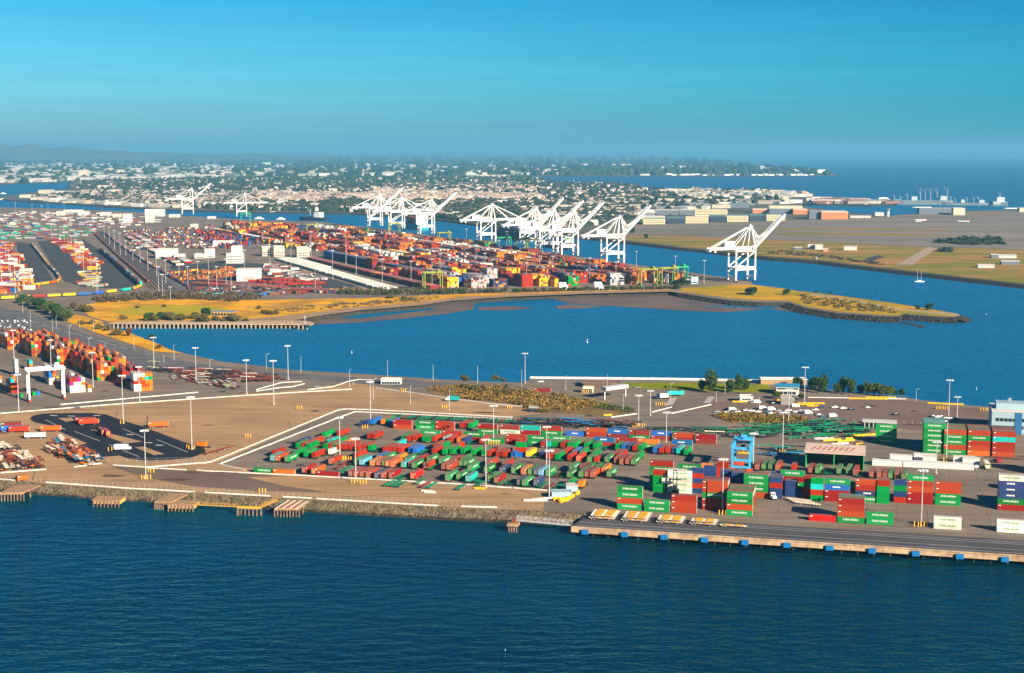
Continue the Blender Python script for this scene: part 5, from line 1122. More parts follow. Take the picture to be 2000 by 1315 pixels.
# ---------------- trucks and cars ----------------
def paintm(n_, c): return mat(n_, c, .35, objrand=.1)
def truck(loc, ang, m, label, box=None):
    t = empty('truck', loc, ang, label, 'truck'); 
    c = MB(); c.add([(1.2, -1.2, .9), (4.2, -1.1, .9), (4.2, 1.1, .9), (1.2, 1.2, .9), (1.2, -1.2, 3.6), (2.6, -1.15, 3.5), (2.6, 1.15, 3.5), (1.2, 1.2, 3.6), (4.2, -1.05, 2.0), (4.2, 1.05, 2.0), (2.9, -1.15, 2.1), (2.9, 1.15, 2.1)],
          [(0, 1, 8, 10, 5, 4), (3, 7, 6, 11, 9, 2), (1, 2, 9, 8), (8, 9, 11, 10), (10, 11, 6, 5), (4, 5, 6, 7), (0, 4, 7, 3), (0, 3, 2, 1)]); c.obj('cab', m, t)
    MB().box((2.78, 0, 2.85), (.1, 1.9, .9)).obj('windscreen', dk, t)
    if box: MB().box((-2.2, 0, 2.4), (6.4, 2.4, 2.7)).obj('cargo_box', box, t)
    MB().box((-1.8, 0, .85), (7, 1.0, .35)).obj('frame', frk, t)
    for x in (3.3, -2.6, -4.0):
        for s_ in (-1, 1): MB().cyl((x, s_*.85, .5), (x, s_*1.2, .5), .5, n=10).obj('wheel', rubber, t)
    return t
wp = paintm('white_vehicle', (0.8, 0.78, 0.74)); np_ = paintm('navy_vehicle', (0.01, 0.03, 0.1)); rp = paintm('red_vehicle', (0.55, 0.02, 0.02))
truck(G(1291, 779), R(188), np_, 'navy truck with white cab fairing pulling a turquoise container', wp)
put_c = G(1322, 774); o = mobj('shipping_container', cmesh('T', 12.19, 2.6)[0], None, (put_c.x-1, put_c.y, 1.3), R(8)); tag(o, 'turquoise container behind the navy truck near the park lawn', 'shipping container', 'shipping containers in the near yards')
truck(G(242, 880), R(8), wp, 'white box truck on the black truck loop', wp); truck(G(713, 832), R(200), np_, 'navy truck at the left end of the back container row')
truck(G(1927, 915), R(-100), paintm('cream_vehicle', (0.72, 0.7, 0.45)), 'cream truck right of the white reefer row', paintm('cream_vehicle', (0, 0, 0)))
truck(G(1505, 974), R(-70), wp, 'white truck at the corner of the navy short stack'); truck(G(1950, 902), R(-100), rp, 'red cab truck partly hidden right of the tall blocks')
truck(G(882, 784), R(170), wp, 'small white truck by the barrier below the scrub hill', paintm('teal_vehicle', (0.02, 0.35, 0.35)))
def mk_car(m, nm):
    t = empty('car', (0, -760, 0), 0, nm, 'car')
    c = MB(); pr = [(-2.3, .35), (-2.3, .95), (-1.7, 1.05), (2.2, .9), (2.3, .35)]
    vs = [(x, s_*.9, z) for s_ in (-1, 1) for x, z in pr]; c.add(vs, [(4, 3, 2, 1, 0), (5, 6, 7, 8, 9)]+[(i, (i+1) % 5, 5+(i+1) % 5, 5+i) for i in range(5)]); c.obj('body', m, t)
    c = MB(); c.add([(-1.7, -.82, 1.0), (1.0, -.82, .98), (1.0, .82, .98), (-1.7, .82, 1.0), (-1.2, -.65, 1.45), (.3, -.65, 1.45), (.3, .65, 1.45), (-1.2, .65, 1.45)], [(0, 1, 5, 4), (1, 2, 6, 5), (2, 3, 7, 6), (3, 0, 4, 7)]); c.obj('windows', dk, t)
    c = MB(); c.box((-.45, 0, 1.47), (1.5, 1.32, .06)); c.obj('roof_panel', m, t)
    for x in (-1.45, 1.4):
        for s_ in (-1, 1): MB().cyl((x, s_*.72, .33), (x, s_*.92, .33), .33, n=10).obj('wheel', rubber, t)
    return freeze(t)
CARS = dict(w=mk_car(wp, 'white car'), k=mk_car(paintm('black_vehicle', (0.01, 0.01, 0.015)), 'black car'), b=mk_car(paintm('blue_vehicle', (0.03, 0.1, 0.2)), 'blue car'), r=mk_car(paintm('maroon_vehicle', (0.2, 0.02, 0.02)), 'maroon car'), g=mk_car(paintm('grey_vehicle', (0.3, 0.3, 0.3)), 'grey car'))
CN = dict(w='white', k='black', b='blue', r='maroon', g='grey')
for i, it in enumerate('1592,802,w 1604,796,b 1630,797,w 1647,799,w 1662,801,k 1695,798,g 1750,811,k 1823,815,k 1832,816,w 1838,815,r 1855,818,k 1868,820,k 1845,826,g 1600,812,g 1608,815,b 1555,806,w 1562,804,g 1480,806,w 1468,804,w 1500,806,b 1507,809,w 1520,804,g 1540,803,w 1535,808,w 1458,803,w 1545,782,w 1400,806,g 1421,806,w 1432,803,k 1441,806,w 1056,747,w 1130,750,b 1268,765,g 1245,758,g 1908,914,w 1470,788,g 1510,790,k 1550,778,w 620,757,g 205,737,w'.split()):
    x, y, k = it.split(','); dup(CARS[k], G(float(x), float(y)), R(rnd.choice((8, 12, -170, 5))), f"{CN[k]} car, {ordw(i+1)} of the scattered cars about the parking lot")
for i in range(46):
    x = rnd.uniform(-5, 60); y = rnd.uniform(622, 652); kd = rnd.choice('wwkg'); dup(CARS[kd], G(x, y), R(117)+rnd.choice((0, math.pi)), f"{CN[kd]} car in the crowded lot at the left edge", 'cars in the crowded lot at the left edge')
def van(x, y, a, label):
    t = empty('van', G(x, y), R(a), label, 'van'); MB().box((-.4, 0, 1.5), (4.2, 2.0, 2.1)).obj('body', wp, t); MB().box((2.2, 0, 1.05), (1.2, 1.9, 1.2)).obj('bonnet', wp, t); MB().box((1.72, 0, 2.0), (.1, 1.7, .7)).obj('windscreen', dk, t)
    for xx in (-1.6, 1.6):
        for s_ in (-1, 1): MB().cyl((xx, s_*.8, .4), (xx, s_*1.02, .4), .4, n=10).obj('wheel', rubber, t)
for i, (x, y) in enumerate(((1553, 796), (1575, 808), (1578, 809), (1626, 815), (1430, 803), (1489, 800), (1506, 802), (1478, 788), (1512, 0))):
    if y: van(x, y, 10, f"white van, {ordw(i+1)} of the vans about the parking lot")
# queue of trailers on the truck road and trains: long strings of boxes
def string(P, step, dims, pal, name, label, grp, n=None, z=1.2, jit=0, under=True):
    pts = resample([G(x, y) for x, y in P], step); me = {}
    for i in range(len(pts)-1):
        a = pts[i]; d = pts[i+1]-a; k = rnd.choice(pal); ang = math.atan2(d.y, d.x)
        if (k, dims) not in me:
            b = MB(); b.box((0, 0, z+dims[2]/2), dims, m=0, top=1); b.box((0, 0, z-.35), (dims[0], 1.6, .5), m=2)
            for xx in (-.38, .38): b.box((dims[0]*xx, 0, .4), (1.8, 2.0, .7), m=2)
            me[(k, dims)] = b.mesh(name, [paint(k)[0], paint(k)[1], rubber])
        tag(mobj(name, me[(k, dims)], None, a+d*.5, ang), f"{COLS[k][0]} {label}", name.replace('_', ' '), grp)
string([(195, 490), (215, 505), (240, 528), (262, 548), (276, 560)], 19, (17.5, 2.8, 5.2), 'MRMBNTWR', 'railway_wagon', 'loaded wagon of the straight train along the dark lot', 'wagons of the straight train')
string([(275, 561), (262, 567), (230, 571), (180, 577), (120, 580), (60, 583), (-30, 587)], 17, (15, 2.8, 3.0), 'YWTBRYOY', 'railway_wagon', 'wagon of the curved near train', 'wagons of the curved near train')
string([(62, 478), (80, 500), (95, 520), (110, 535), (118, 547), (112, 553), (80, 558), (40, 564), (-20, 570)], 17, (15, 2.8, 3.0), 'YWONYWA', 'railway_wagon', 'wagon of the looping train at left', 'wagons of the looping train')
string([(204, 455), (230, 476), (262, 498), (300, 522), (340, 545), (368, 561)], 17, (12.2, 2.5, 2.8), 'RBWKOANM', 'queued_truck', 'truck queued on the long terminal road', 'trucks queued on the terminal road', z=1.3)
string([(183, 455), (230, 500), (265, 530), (290, 552)], 17, (15, 2.6, 1.6), 'KMR', 'railway_wagon', 'low wagon on the tracks beside the road', 'low wagons on the tracks')
# rail tracks
for k in range(7):
    o_ = k*5.0; b = MB(); pts = [G(x, y) for x, y in ((176, 452), (205, 480), (240, 512), (280, 548), (296, 566))]
    for a, c in zip(pts, pts[1:]): b.beam(a+Vector((o_, 0, .3)), c+Vector((o_, 0, .3)), 1.5, .3)
    tag(b.obj('railway_track', mat('track_brown', (0.10, 0.055, 0.04), .9)), f"brown railway track, {ordw(k+1)} from the left beside the truck road", 'railway track')
# ---------------- yards on the left, filled in ----------------
def rest_rows(P, ang, n, pal, lens=(12.19,), hmax=1, z0=0, sp=3.0):
    xs = [p[0] for p in P]; ys = [p[1] for p in P]; k = 0; tr = 0
    while k < n and tr < 40000:
        tr += 1; x = rnd.uniform(min(xs), max(xs)); y = rnd.uniform(min(ys), max(ys))
        if not inpoly(x, y, P): continue
        p = G(x, y); k += 1; U = Vector((math.cos(ang), math.sin(ang), 0)); V = Vector((-U.y, U.x, 0)); L = rnd.choice(lens); m_ = rnd.randint(1, 6)
        for j in range(m_):
            q = p+V*j*sp; kk = rnd.choice(pal); cc = COLS[kk][1]
            for t in range(rnd.randint(1, hmax)): REST.box((q.x, q.y, z0+t*2.6+1.3), (L, 2.44, 2.5), ang, col=tuple(v*rnd.uniform(.7, 1.05) for v in cc), top=mixc(cc, (0.3, 0.22, 0.17), .4), skip_bottom=True)
a25 = SG+math.pi/2
rest_rows([(250, 452), (420, 440), (480, 470), (430, 488), (320, 482), (262, 492)], a25, 200, 'KKMOWANKA', hmax=1, z0=1)
rest_rows([(380, 452), (480, 450), (530, 478), (440, 487), (400, 470)], a25, 150, 'ROMNBKR', hmax=3)
rest_rows([(-20, 412), (250, 418), (330, 432), (240, 445), (0, 440)], R(5), 230, 'AWKMAKNAW', hmax=1)
rest_rows([(-20, 440), (190, 445), (180, 462), (110, 466), (-20, 470)], R(5), 150, 'KTGAANAMG', hmax=1)
rest_rows([(100, 468), (150, 478), (190, 520), (175, 532), (150, 510)], R(-4), 70, 'RRWYOAM', (15,), hmax=2)
rest_rows([(140, 530), (185, 534), (195, 560), (165, 560)], R(-4), 22, 'RWAY', (15,), hmax=1)
rest_rows([(-20, 470), (25, 475), (45, 520), (60, 570), (-20, 575)], R(-4), 110, 'RWYBOWRM', (15,), hmax=2)
rest_rows([(380, 565), (460, 555), (560, 560), (700, 566), (740, 572), (560, 574), (380, 574)], R(115), 100, 'KMKNKA', hmax=1, z0=.6)
rest_rows([(450, 540), (560, 548), (640, 556), (560, 558), (460, 548)], R(10), 70, 'RMMR', hmax=1, z0=.6)
def line_row(p0, p1, pal, ang=SG, step=3.1, h=1, z0=1.1, L=12.19, gap=.06, run=9):
    a, c = G(*p0), G(*p1); n = int((c-a).length/step); k = rnd.choice(pal)
    for i in range(n):
        if i % run == 0: k = rnd.choice(pal)
        if rnd.random() < gap: continue
        q = a.lerp(c, i/n); cc = tuple(v*rnd.uniform(.8, 1.05) for v in COLS[k][1])
        for t in range(h): REST.box((q.x, q.y, z0+t*2.6+1.3), (L, 2.44, 2.5), ang, col=cc, top=mixc(cc, (0.5, 0.45, 0.4), .3), skip_bottom=True)
line_row((545, 508), (752, 568), 'W'); line_row((556, 507), (768, 567), 'W'); line_row((575, 508), (640, 526), 'W', h=1)
line_row((608, 510), (850, 568), 'KRMKRO', h=2, gap=.02); line_row((622, 510), (862, 566), 'RKMRY', h=1)
line_row((420, 454), (545, 478), 'YWWOW', h=3, gap=0); line_row((250, 464), (352, 520), 'RWAK'); line_row((262, 460), (370, 516), 'WAKR'); line_row((452, 540), (640, 557), 'RMK', ang=R(10), step=13, gap=0); line_row((380, 556), (640, 572), 'KMRK', ang=R(60), gap=.1); line_row((390, 549), (560, 566), 'MKRM', ang=R(60), gap=.15); line_row((560, 569), (735, 571), 'YYKO', ang=R(80), step=6)
line_row((640, 503), (900, 560), 'NNBMN', h=4, gap=0, run=14); line_row((760, 500), (985, 545), 'YYOWR', h=4, gap=.02, run=8); line_row((820, 480), (1050, 520), 'WWAOR', h=4, gap=.02, run=10)
rest_rows([(560, 530), (640, 548), (600, 550)], R(115), 30, 'WWA', hmax=1, z0=1)
rest_rows([(360, 570), (430, 562), (560, 576), (470, 580), (370, 577)], R(20), 50, 'RKBAT', hmax=1)
rest_rows([(330, 530), (460, 522), (470, 532), (440, 545), (350, 548)], R(115), 70, 'KOYK', (8,), hmax=1)
rest_rows([(520, 515), (560, 520), (640, 548), (600, 552), (520, 540)], R(25), 60, 'AWKM', hmax=1, z0=0)
crm2 = mat('cream_reefer', (0.55, 0.48, 0.38), .8, col2=(0.4, 0.34, 0.27), vscale=.3)
# white and pale terminal buildings of the middle distance
def mbuild(x0, x1, y, h, d, ang, label, wall=wwall, roof=wroof, **k):
    k.setdefault('windows', [(-(x1-x0)*.3/1.0, (x1-x0)*.3, 1.2, 2.6, 4, 'f')])
    p = G(x0, y); L = (x1-x0)/ppm(p); H_ = h/ppm(p); return building(x0, y, L, d, H_, ang, label, wall, roof, **k)
mbuild(304, 344, 505, 17, 24, R(5), 'white warehouse with dark left side beside the truck road'); mbuild(340, 360, 506, 8, 14, R(5), 'low white annex joined to the warehouse')
mbuild(400, 418, 504, 16, 16, R(5), 'white block beside the long low white shed'); mbuild(380, 402, 505, 8, 16, R(5), 'long low white shed in the middle of the terminal')
mbuild(442, 474, 515, 18, 20, R(5), 'white office with three window bands in the left terminal', windows=[(-11, 11, 2, 3, 8, 'f'), (-11, 11, 6, 7, 8, 'f'), (-11, 11, 10, 11, 8, 'f')]); mbuild(452, 472, 500, 18, 18, R(5), 'pale gabled hall behind the white banded office')
mbuild(416, 456, 482, 10, 16, R(5), 'white hall behind the crane lot'); mbuild(462, 508, 550, 22, 26, R(5), 'large white workshop with one wide grey door', windows=[(-8, 8, 1, 6, 1, 'f')], winm=mat('door_grey', (0.4, 0.36, 0.3), .8)); mbuild(527, 548, 536, 8, 14, R(5), 'small white shed right of the large workshop')
for i, (x0, x1, y, h) in enumerate(((512, 530, 501, 18), (535, 556, 502, 20), (580, 605, 503, 19), (640, 669, 487, 7))): mbuild(x0, x1, y, h, 14, R(20), f"block of stacked white reefers, {ordw(i+1)} from the left in the far terminal", wall=crm2, cat='reefer block', windows=[(-8, 8, 2, 3, 6, 'f'), (-8, 8, 6, 7, 6, 'f')])
for i, (x0, x1, y, h) in enumerate(((283, 320, 423, 13), (284, 300, 435, 16), (240, 256, 436, 17), (110, 125, 421, 7), (152, 172, 421, 7), (372, 385, 447, 8), (195, 215, 422, 6), (220, 235, 425, 6), (124, 160, 416, 5), (330, 350, 425, 5), (405, 420, 428, 4))): mbuild(x0, x1, y, h, 22, R(5), f"pale yard building, {ordw(i+1)} of those by the inner channel", mat('cream_wall2', (0.66, 0.58, 0.45), .8) if i % 2 else wwall)
for i, (x, y) in enumerate(((1103, 566), (1172, 565))):
    b = MB(); b.add([(-6, 0, 0), (6, 0, 0), (6, 9, 0), (-6, 9, 0), (-7.5, 2.5, 9), (2, 2.5, 9), (2, 6, 9), (-7.5, 6, 9)], [(0, 1, 5, 4), (1, 2, 6, 5), (2, 3, 7, 6), (3, 0, 4, 7), (4, 5, 6, 7)])
    for k in range(5): b.box((-6.5, 2+k*.1, 1+k*1.8), (1.0, 2, .3))
    tag(b.obj('salt_bin', wwall, None, G(x, y), R(5)), ['left', 'right'][i]+' white slanted structure before the red container rows', 'structure')
mbuild(1350, 1366, 555, 13, 14, R(25), 'pale grey shed at the root of the spit', pbl, groof); mbuild(1333, 1350, 556, 9, 12, R(25), 'dark shed beside the pale grey one', groof, groof)
t = empty('park_pavilion', G(412, 617), R(-10), 'flat grey lattice pavilion on thin posts in the golden park', 'pavilion')
MB().box((12, 8, 4.2), (26, 16, .35)).obj('roof', mat('lattice_grey', (0.22, 0.24, 0.27), .7), t)
for k in range(8): MB().cyl((k*3.5, .4, 0), (k*3.5, .4, 4.1), .18, n=6).obj('post', steel, t)
# ---------------- airfield shore ----------------
crm = mat('cream_hangar', (0.66, 0.56, 0.36), .8, col2=(0.5, 0.42, 0.28), vscale=.03, stretch=(.3, .3, 4)); drk = mat('dark_hangar', (0.06, 0.085, 0.10), .8); orm = mat('orange_hangar', (0.66, 0.26, 0.12), .8); tealr = mat('teal_roof', (0.10, 0.22, 0.24), .8); slate = mat('slate_wall', (0.14, 0.16, 0.20), .8); crr = mat('cream_roof', (0.62, 0.52, 0.38), .85, var=.2, vscale=.02)
HG = [(1256, 1300, 438.5, 11, 'c', 't', 1), (1303, 1337, 437.5, 12, 'd', 't', 0), (1339, 1384, 436.5, 12, 'c', 'c', 1), (1386, 1418, 434, 12, 'd', 't', 0), (1420, 1462, 433.5, 12, 'c', 't', 1), (1464, 1495, 432.5, 12, 'd', 't', 0), (1497, 1534, 431.5, 12, 'c', 't', 1), (1357, 1421, 423.5, 13, 'c', 'c', 1), (1282, 1308, 420, 9, 's', 'c', 0), (1310, 1327, 420, 9, 's', 'c', 0), (1328, 1356, 420, 9, 's', 'c', 0),
      (1470, 1501, 417, 8, 'o', 'c', 1), (1502, 1567, 410, 7, 'c', 'c', 0), (1549, 1578, 419, 10, 'o', 'c', 1), (1580, 1603, 428, 15, 's', 's', 0), (1604, 1656, 428.5, 15, 'o', 'c', 1), (1425, 1464, 406, 8, 's', 't', 0), (1503, 1548, 418, 9, 's', 't', 0), (1246, 1270, 408, 6, 'c', 'c', 0), (1200, 1277, 399, 4, 'c', 'c', 0), (1280, 1337, 402, 4, 'c', 'c', 0), (1392, 1471, 394, 4, 'c', 'c', 0), (1507, 1525, 397, 5, 's', 'c', 0), (1528, 1541, 392, 7, 'c', 'c', 0), (1575, 1607, 392.5, 5, 'w', 'c', 0),
      (1840, 1857, 0, 0, 'c', 'c', 0), (1862, 1885, 421, 14, 'p', 'c', 0), (1795, 1861, 419, 12, 's', 's', 0), (1709, 1727, 422, 6, 'w', 'w', 0), (1991, 2006, 415, 8, 'c', 'c', 0), (1245, 1300, 428, 5, 'w', 'c', 0), (1182, 1230, 392, 6, 'w', 'c', 0), (1130, 1180, 397, 5, 'w', 'c', 0), (1225, 1290, 390, 5, 'c', 'c', 0), (1135, 1190, 408, 5, 'c', 'c', 0), (1195, 1228, 414, 7, 'w', 'c', 0), (1160, 1240, 421, 4, 'w', 'w', 0), (1300, 1360, 410, 5, 'c', 'c', 0), (1425, 1500, 388, 3, 'w', 'w', 0), (1355, 1400, 388, 3, 'c', 'c', 0), (1566, 1576, 382, 8, 'o', 'c', 0), (1440, 1464, 381, 5, 'w', 'w', 0), (1000, 1090, 436, 4, 'w', 'w', 0), (1040, 1090, 425, 5, 'c', 'c', 0), (1080, 1130, 416, 4, 'w', 'w', 0), (1020, 1075, 408, 5, 'w', 'w', 0), (1100, 1150, 430, 5, 'c', 'c', 0), (1150, 1200, 432, 5, 's', 'w', 0)]
WL = dict(c=crm, d=drk, o=orm, s=slate, w=wwall, p=mat('pinkish_wall', (0.7, 0.5, 0.38), .8)); RL = dict(c=crr, t=tealr, s=groof, w=wroof)
WN = dict(c='cream', d='dark', o='orange', s='slate grey', w='white', p='pale pink')
for i, (x0, x1, y, h, wl, rf, band) in enumerate(HG):
    if not y: continue
    p = G(x0, y); L = (x1-x0)/ppm(p)-1.5; H_ = h/ppm(p); big = i < 16
    wins = [(-L/2*.92, L/2*.92, H_*.28, H_*.44, max(3, int(L/9)), 'f'), (-L/2*.92, L/2*.92, H_*.66, H_*.80, max(3, int(L/9)), 'f')] if band and wl == 'c' else None
    t = building(x0, y, L, 45 if big else 30, H_, R(-6), f"{WN[wl]} {'hangar' if big else 'building'}, {ordw(i+1)} of the airfield shore buildings counted from the front row", WL[wl], RL[rf], 'hangar' if big else 'building', windows=wins, name='hangar' if big else 'building', winm=mat('window_shade', (0.32, 0.25, 0.15), .6))
    if wl == 'o' and big:
        for s_ in (-.25, .25): MB().box((L*s_, -(22.6), H_*.45), (L*.46, .3, H_*.8)).obj('hangar_door', mat('orange_door', (0.58, 0.2, 0.08), .8), t)
        MB().box((0, -22.7, H_*.94), (L, .4, H_*.12)).obj('door_header', crr, t)
    if wl == 'd':
        for s_ in (-.34, 0, .34): MB().box((L*s_, -22.6, H_*.42), (L*.3, .3, H_*.78)).obj('hangar_door', mat('dark_door', (0.03, 0.05, 0.08), .6), t)
b = empty('control_tower', G(1734, 424), 0, 'small white control tower at the airfield edge', 'control tower')
MB().cyl((0, 0, 0), (0, 0, 17), 4, 4, 10).obj('tower', wwall, b); MB().cyl((0, 0, 17), (0, 0, 20), 5, 5.5, 10).obj('glass_cabin', dk, b); MB().cyl((0, 0, 20), (0, 0, 21), 6, 6, 10).obj('roof', wroof, b)
SM = [(1578, 1592, 487, 8, 'w'), (1592, 1607, 488, 9, 'w'), (1648, 1673, 489.5, 7, 'w'), (1552, 1566, 489, 5, 's'), (1910, 1941, 524, 6, 'w'), (1936, 1950, 505, 7, 's'), (1950, 1984, 505, 6, 'w'), (1956, 1990, 518, 7, 's'), (1594, 1596, 507, 3, 'w'), (1788, 1800, 434, 3, 'w'), (1660, 1700, 426, 4, 'w'), (1608, 1617, 492, 5, 'o')]
for i, (x0, x1, y, h, wl) in enumerate(SM):
    p = G(x0, y); building(x0, y, (x1-x0)/ppm(p), 12, h/ppm(p), R(-8), f"small {WN[wl]} airfield hut, {ordw(i+1)} from the channel side list", WL[wl], wroof, 'hut', name='hut', pitched=1.5)
def plane(x, y, a, label):
    t = empty('aeroplane', G(x, y), R(a), label, 'aeroplane'); MB().cyl((-14, 0, 3), (12, 0, 3), 1.7, 1.7, 10).cyl((12, 0, 3), (16, 0, 2.8), 1.7, .3, 10).obj('fuselage', wp, t)
    b_ = MB(); b_.add([(3, 0, 2.6), (-3, 0, 2.6), (-8, 15, 3), (-5, 15, 3), (3, 0, 2.9), (-3, 0, 2.9), (-8, 15, 3.1), (-5, 15, 3.1)], [(0, 3, 7, 4), (4, 7, 6, 5), (5, 6, 2, 1), (0, 1, 2, 3), (2, 6, 7, 3)]); b_.add([(3, 0, 2.6), (-3, 0, 2.6), (-8, -15, 3), (-5, -15, 3), (3, 0, 2.9), (-3, 0, 2.9), (-8, -15, 3.1), (-5, -15, 3.1)], [(0, 4, 7, 3), (4, 5, 6, 7), (5, 1, 2, 6), (0, 3, 2, 1), (2, 3, 7, 6)]); b_.obj('wings', wp, t)
    MB().box((-12.5, 0, 6.5), (3, .3, 5)).obj('tail_fin', rp, t)
plane(1882, 435, 160, 'white and red aeroplane parked on the airfield apron'); plane(1798, 432.5, 170, 'small white aeroplane near the apron edge')
# ---------------- ships and boats ----------------
def hull(b, L, W, D, m=0, bow=.22, z0=0):
    ys = [(-.5, .75), (-.42, 1), (.5-bow, 1), (.5-bow*.4, .6), (.5, .04)]; pts = [(x*L, -w_*W/2) for x, w_ in ys]+[(x*L, w_*W/2) for x, w_ in ys[::-1]]
    b.prism(pts, z0-1, z0+D, m)
def ship(x, y, L, W, D, ang, hm, label, sup=(), boxes=None, masts=(), name='ship', cat='ship', supm=None):
    q = G(x, y, WZ); t = empty(name, q, R(ang), label, cat); b = MB(); hull(b, L, W, D); b.obj('hull', hm, t)
    for (sx, sl, sw, sh, sz) in sup: MB().box((sx*L, 0, D+sz+sh/2), (sl*L, sw*W, sh)).box((sx*L, 0, D+sz+sh+.4), (sl*L*.6, sw*W*.7, .8)).obj('superstructure', supm or wp, t)
    for (sx, h) in masts: MB().cyl((sx*L, 0, D), (sx*L, 0, D+h), .7, .4, 6).beam((sx*L, 0, D+h*.5), (sx*L+h*.3, 0, D+h*1.0), .5).obj('mast', steel, t)
    if boxes:
        for k in range(boxes[0]):
            for j in range(boxes[1]):
                b = MB()
                for s_ in range(6): b.box((L*(-.3+k*.55/boxes[0])+0, (s_-2.5)*2.6*W/34, D+1.3+j*2.7), (12, 2.5, 2.6))
                b.obj('container_row', paint(rnd.choice(boxes[2]))[0], t)
    return t
gsh = mat('ship_grey', (0.16, 0.20, 0.23), .7, var=.15, vscale=.05); nsh = mat('ship_navy', (0.02, 0.03, 0.07), .6); tsh = mat('ship_turquoise', (0.02, 0.30, 0.36), .6); lg = mat('ship_light_grey', (0.42, 0.46, 0.46), .7)
ship(1797, 400, 215, 28, 15, 176, gsh, 'long grey laid-up cargo ship with derricks off the airfield', sup=[(.1, .09, .8, 12, 0), (-.35, .1, .8, 14, 0)], masts=[(.4, 18), (.3, 15), (.2, 22), (.0, 42), (-.08, 36), (-.16, 42), (-.26, 42), (-.42, 46)], supm=lg)
ship(1884, 401, 150, 24, 8, 176, gsh, 'lower grey ship right of the long laid-up one', sup=[(.05, .08, .6, 10, 0), (-.36, .12, .8, 9, 0)], masts=[(.4, 22), (.3, 22), (.2, 15), (-.05, 20), (-.2, 20), (-.3, 22)], supm=lg)
ship(1952, 398, 60, 22, 7, 10, gsh, 'ship with a rounded white dome house at the right', sup=[(.0, .45, .9, 14, 0)], masts=[(0, 34)])
ship(1950, 402.5, 60, 16, 5, 170, gsh, 'small pale patrol ship before the white-domed ship', sup=[(.1, .4, .7, 9, 0)], supm=lg)
ship(1800, 406, 60, 12, 3, 175, wp, 'low white ferry below the grey laid-up ship'); ship(1973, 408, 40, 10, 3, 175, wp, 'low white boat at the far right edge', cat='boat', name='boat')
ship(1725, 392, 45, 14, 5, 175, gsh, 'white topped ship moored left of the grey ships', sup=[(0, .7, .8, 6, 0)])
ship(808, 446, 190, 30, 13, 108, tsh, 'turquoise container ship loaded with red boxes under the far crane trio', sup=[(-.38, .06, .9, 22, 0)], boxes=(9, 5, 'RRMRO'))
ship(1000, 466, 230, 34, 15, 112, nsh, 'navy container ship lying under the lowered boom', sup=[(-.36, .05, .9, 24, 0)], boxes=(10, 3, 'NNMA'))
ship(1093, 484, 120, 30, 12, 112, nsh, 'dark ship half hidden behind the middle cranes', sup=[(.2, .1, .9, 22, 0)], boxes=(4, 4, 'NGAW'))
ship(612, 431, 90, 20, 9, 150, nsh, 'dark ship with white wheelhouse left of the far trio', sup=[(-.2, .22, .8, 12, 0)], masts=[(.1, 20)])
for i, (x, y, L) in enumerate(((531, 417, 42), (505, 428, 30), (548, 429, 26), (100, 394, 34), (120, 396, 30), (160, 399, 26), (80, 357.5, 50), (105, 356, 55), (4, 391, 30), (6, 379, 30), (425, 405, 40), (455, 412, 36), (1650, 393, 30), (1620, 400, 26), (1690, 402, 30))): ship(x, y, L, L*.25, 2.5, rnd.choice((175, 5, 165)), wp, f"white moored boat, {ordw(i+1)} of the small craft along the far shores", sup=[(-.05, .4, .7, 2.6, 0)], name='boat', cat='boat')
t = empty('sailing_boat', G(1796, 551, WZ), R(-10), 'white sailing boat with two bare masts in the channel', 'sailing boat'); b = MB(); hull(b, 13, 3.6, 1.3); b.obj('hull', wp, t)
for x in (-3, 2): MB().cyl((x, 0, 1), (x, 0, 17 if x > 0 else 19), .22, .14, 6).obj('mast', steel, t)
MB().box((0, 0, 1.7), (5, 2, .8)).obj('cabin', wp, t); MB().cyl((-3, 0, 2.4), (1.6, 0, 2.5), .2, n=6).obj('boom', steel, t)
for i, (x, y) in enumerate(((1147, 669), (687, 690), (1926, 615), (1907, 761), (987, 1271))):
    b = MB(); p = G(x, y, WZ); s_ = (.55, .4, .3, .3, .12)[i]; b.cyl((p.x, p.y, WZ-.5), (p.x, p.y, WZ+1.2*s_), 1.6*s_, 1.3*s_, 10); b.cyl((p.x, p.y, WZ+1.2*s_), (p.x, p.y, WZ+5*s_), .35*s_, .2*s_, 6); b.box((p.x, p.y, WZ+4.6*s_), (1.4*s_, 1.4*s_, 1.4*s_))
    tag(b.obj('buoy', wp), ['white buoy in the middle of the basin', 'pale blue-white buoy in the left of the basin', 'tiny white buoy off the spit', 'tiny white float near the office', 'tiny white float in the near water'][i], 'buoy')
# ---------------- trees and shrubs ----------------
bark = mat('bark', (0.10, 0.065, 0.04), .95); lf = [mat('leaf_green', (0.055, 0.10, 0.018), .8), mat('leaf_deep_green', (0.025, 0.06, 0.014), .85), mat('leaf_olive', (0.11, 0.11, 0.025), .85), mat('leaf_brown', (0.13, 0.085, 0.035), .9), mat('leaf_rust', (0.14, 0.05, 0.03), .9)]
def tree_mesh(r, h0, n, ms, size=.5):
    b = MB(); clump(b, (0, 0, h0), r, n, m=(0, 0, 1), size=size); return b.mesh('crown', ms)
TM = {'tall': tree_mesh((4.2, 4.2, 8.0), 7.8, 2000, [lf[0], lf[1]], .42), 'tall2': tree_mesh((4.0, 4.0, 6.2), 6.2, 1600, [lf[0], lf[1]], .42), 'round': tree_mesh((5.6, 5.6, 4.2), 4.8, 1700, [lf[0], lf[2]], .45), 'dark': tree_mesh((5.4, 5.4, 4.6), 5.2, 1700, [lf[1], lf[0]], .45), 'olive': tree_mesh((5, 5, 2.4), 2.3, 900, [lf[2], lf[3]], .5), 'rust': tree_mesh((4, 4, 4), 4, 800, [lf[4], lf[3]], .45), 'brown': tree_mesh((6, 6, 4), 4, 900, [lf[3], lf[2]], .55)}
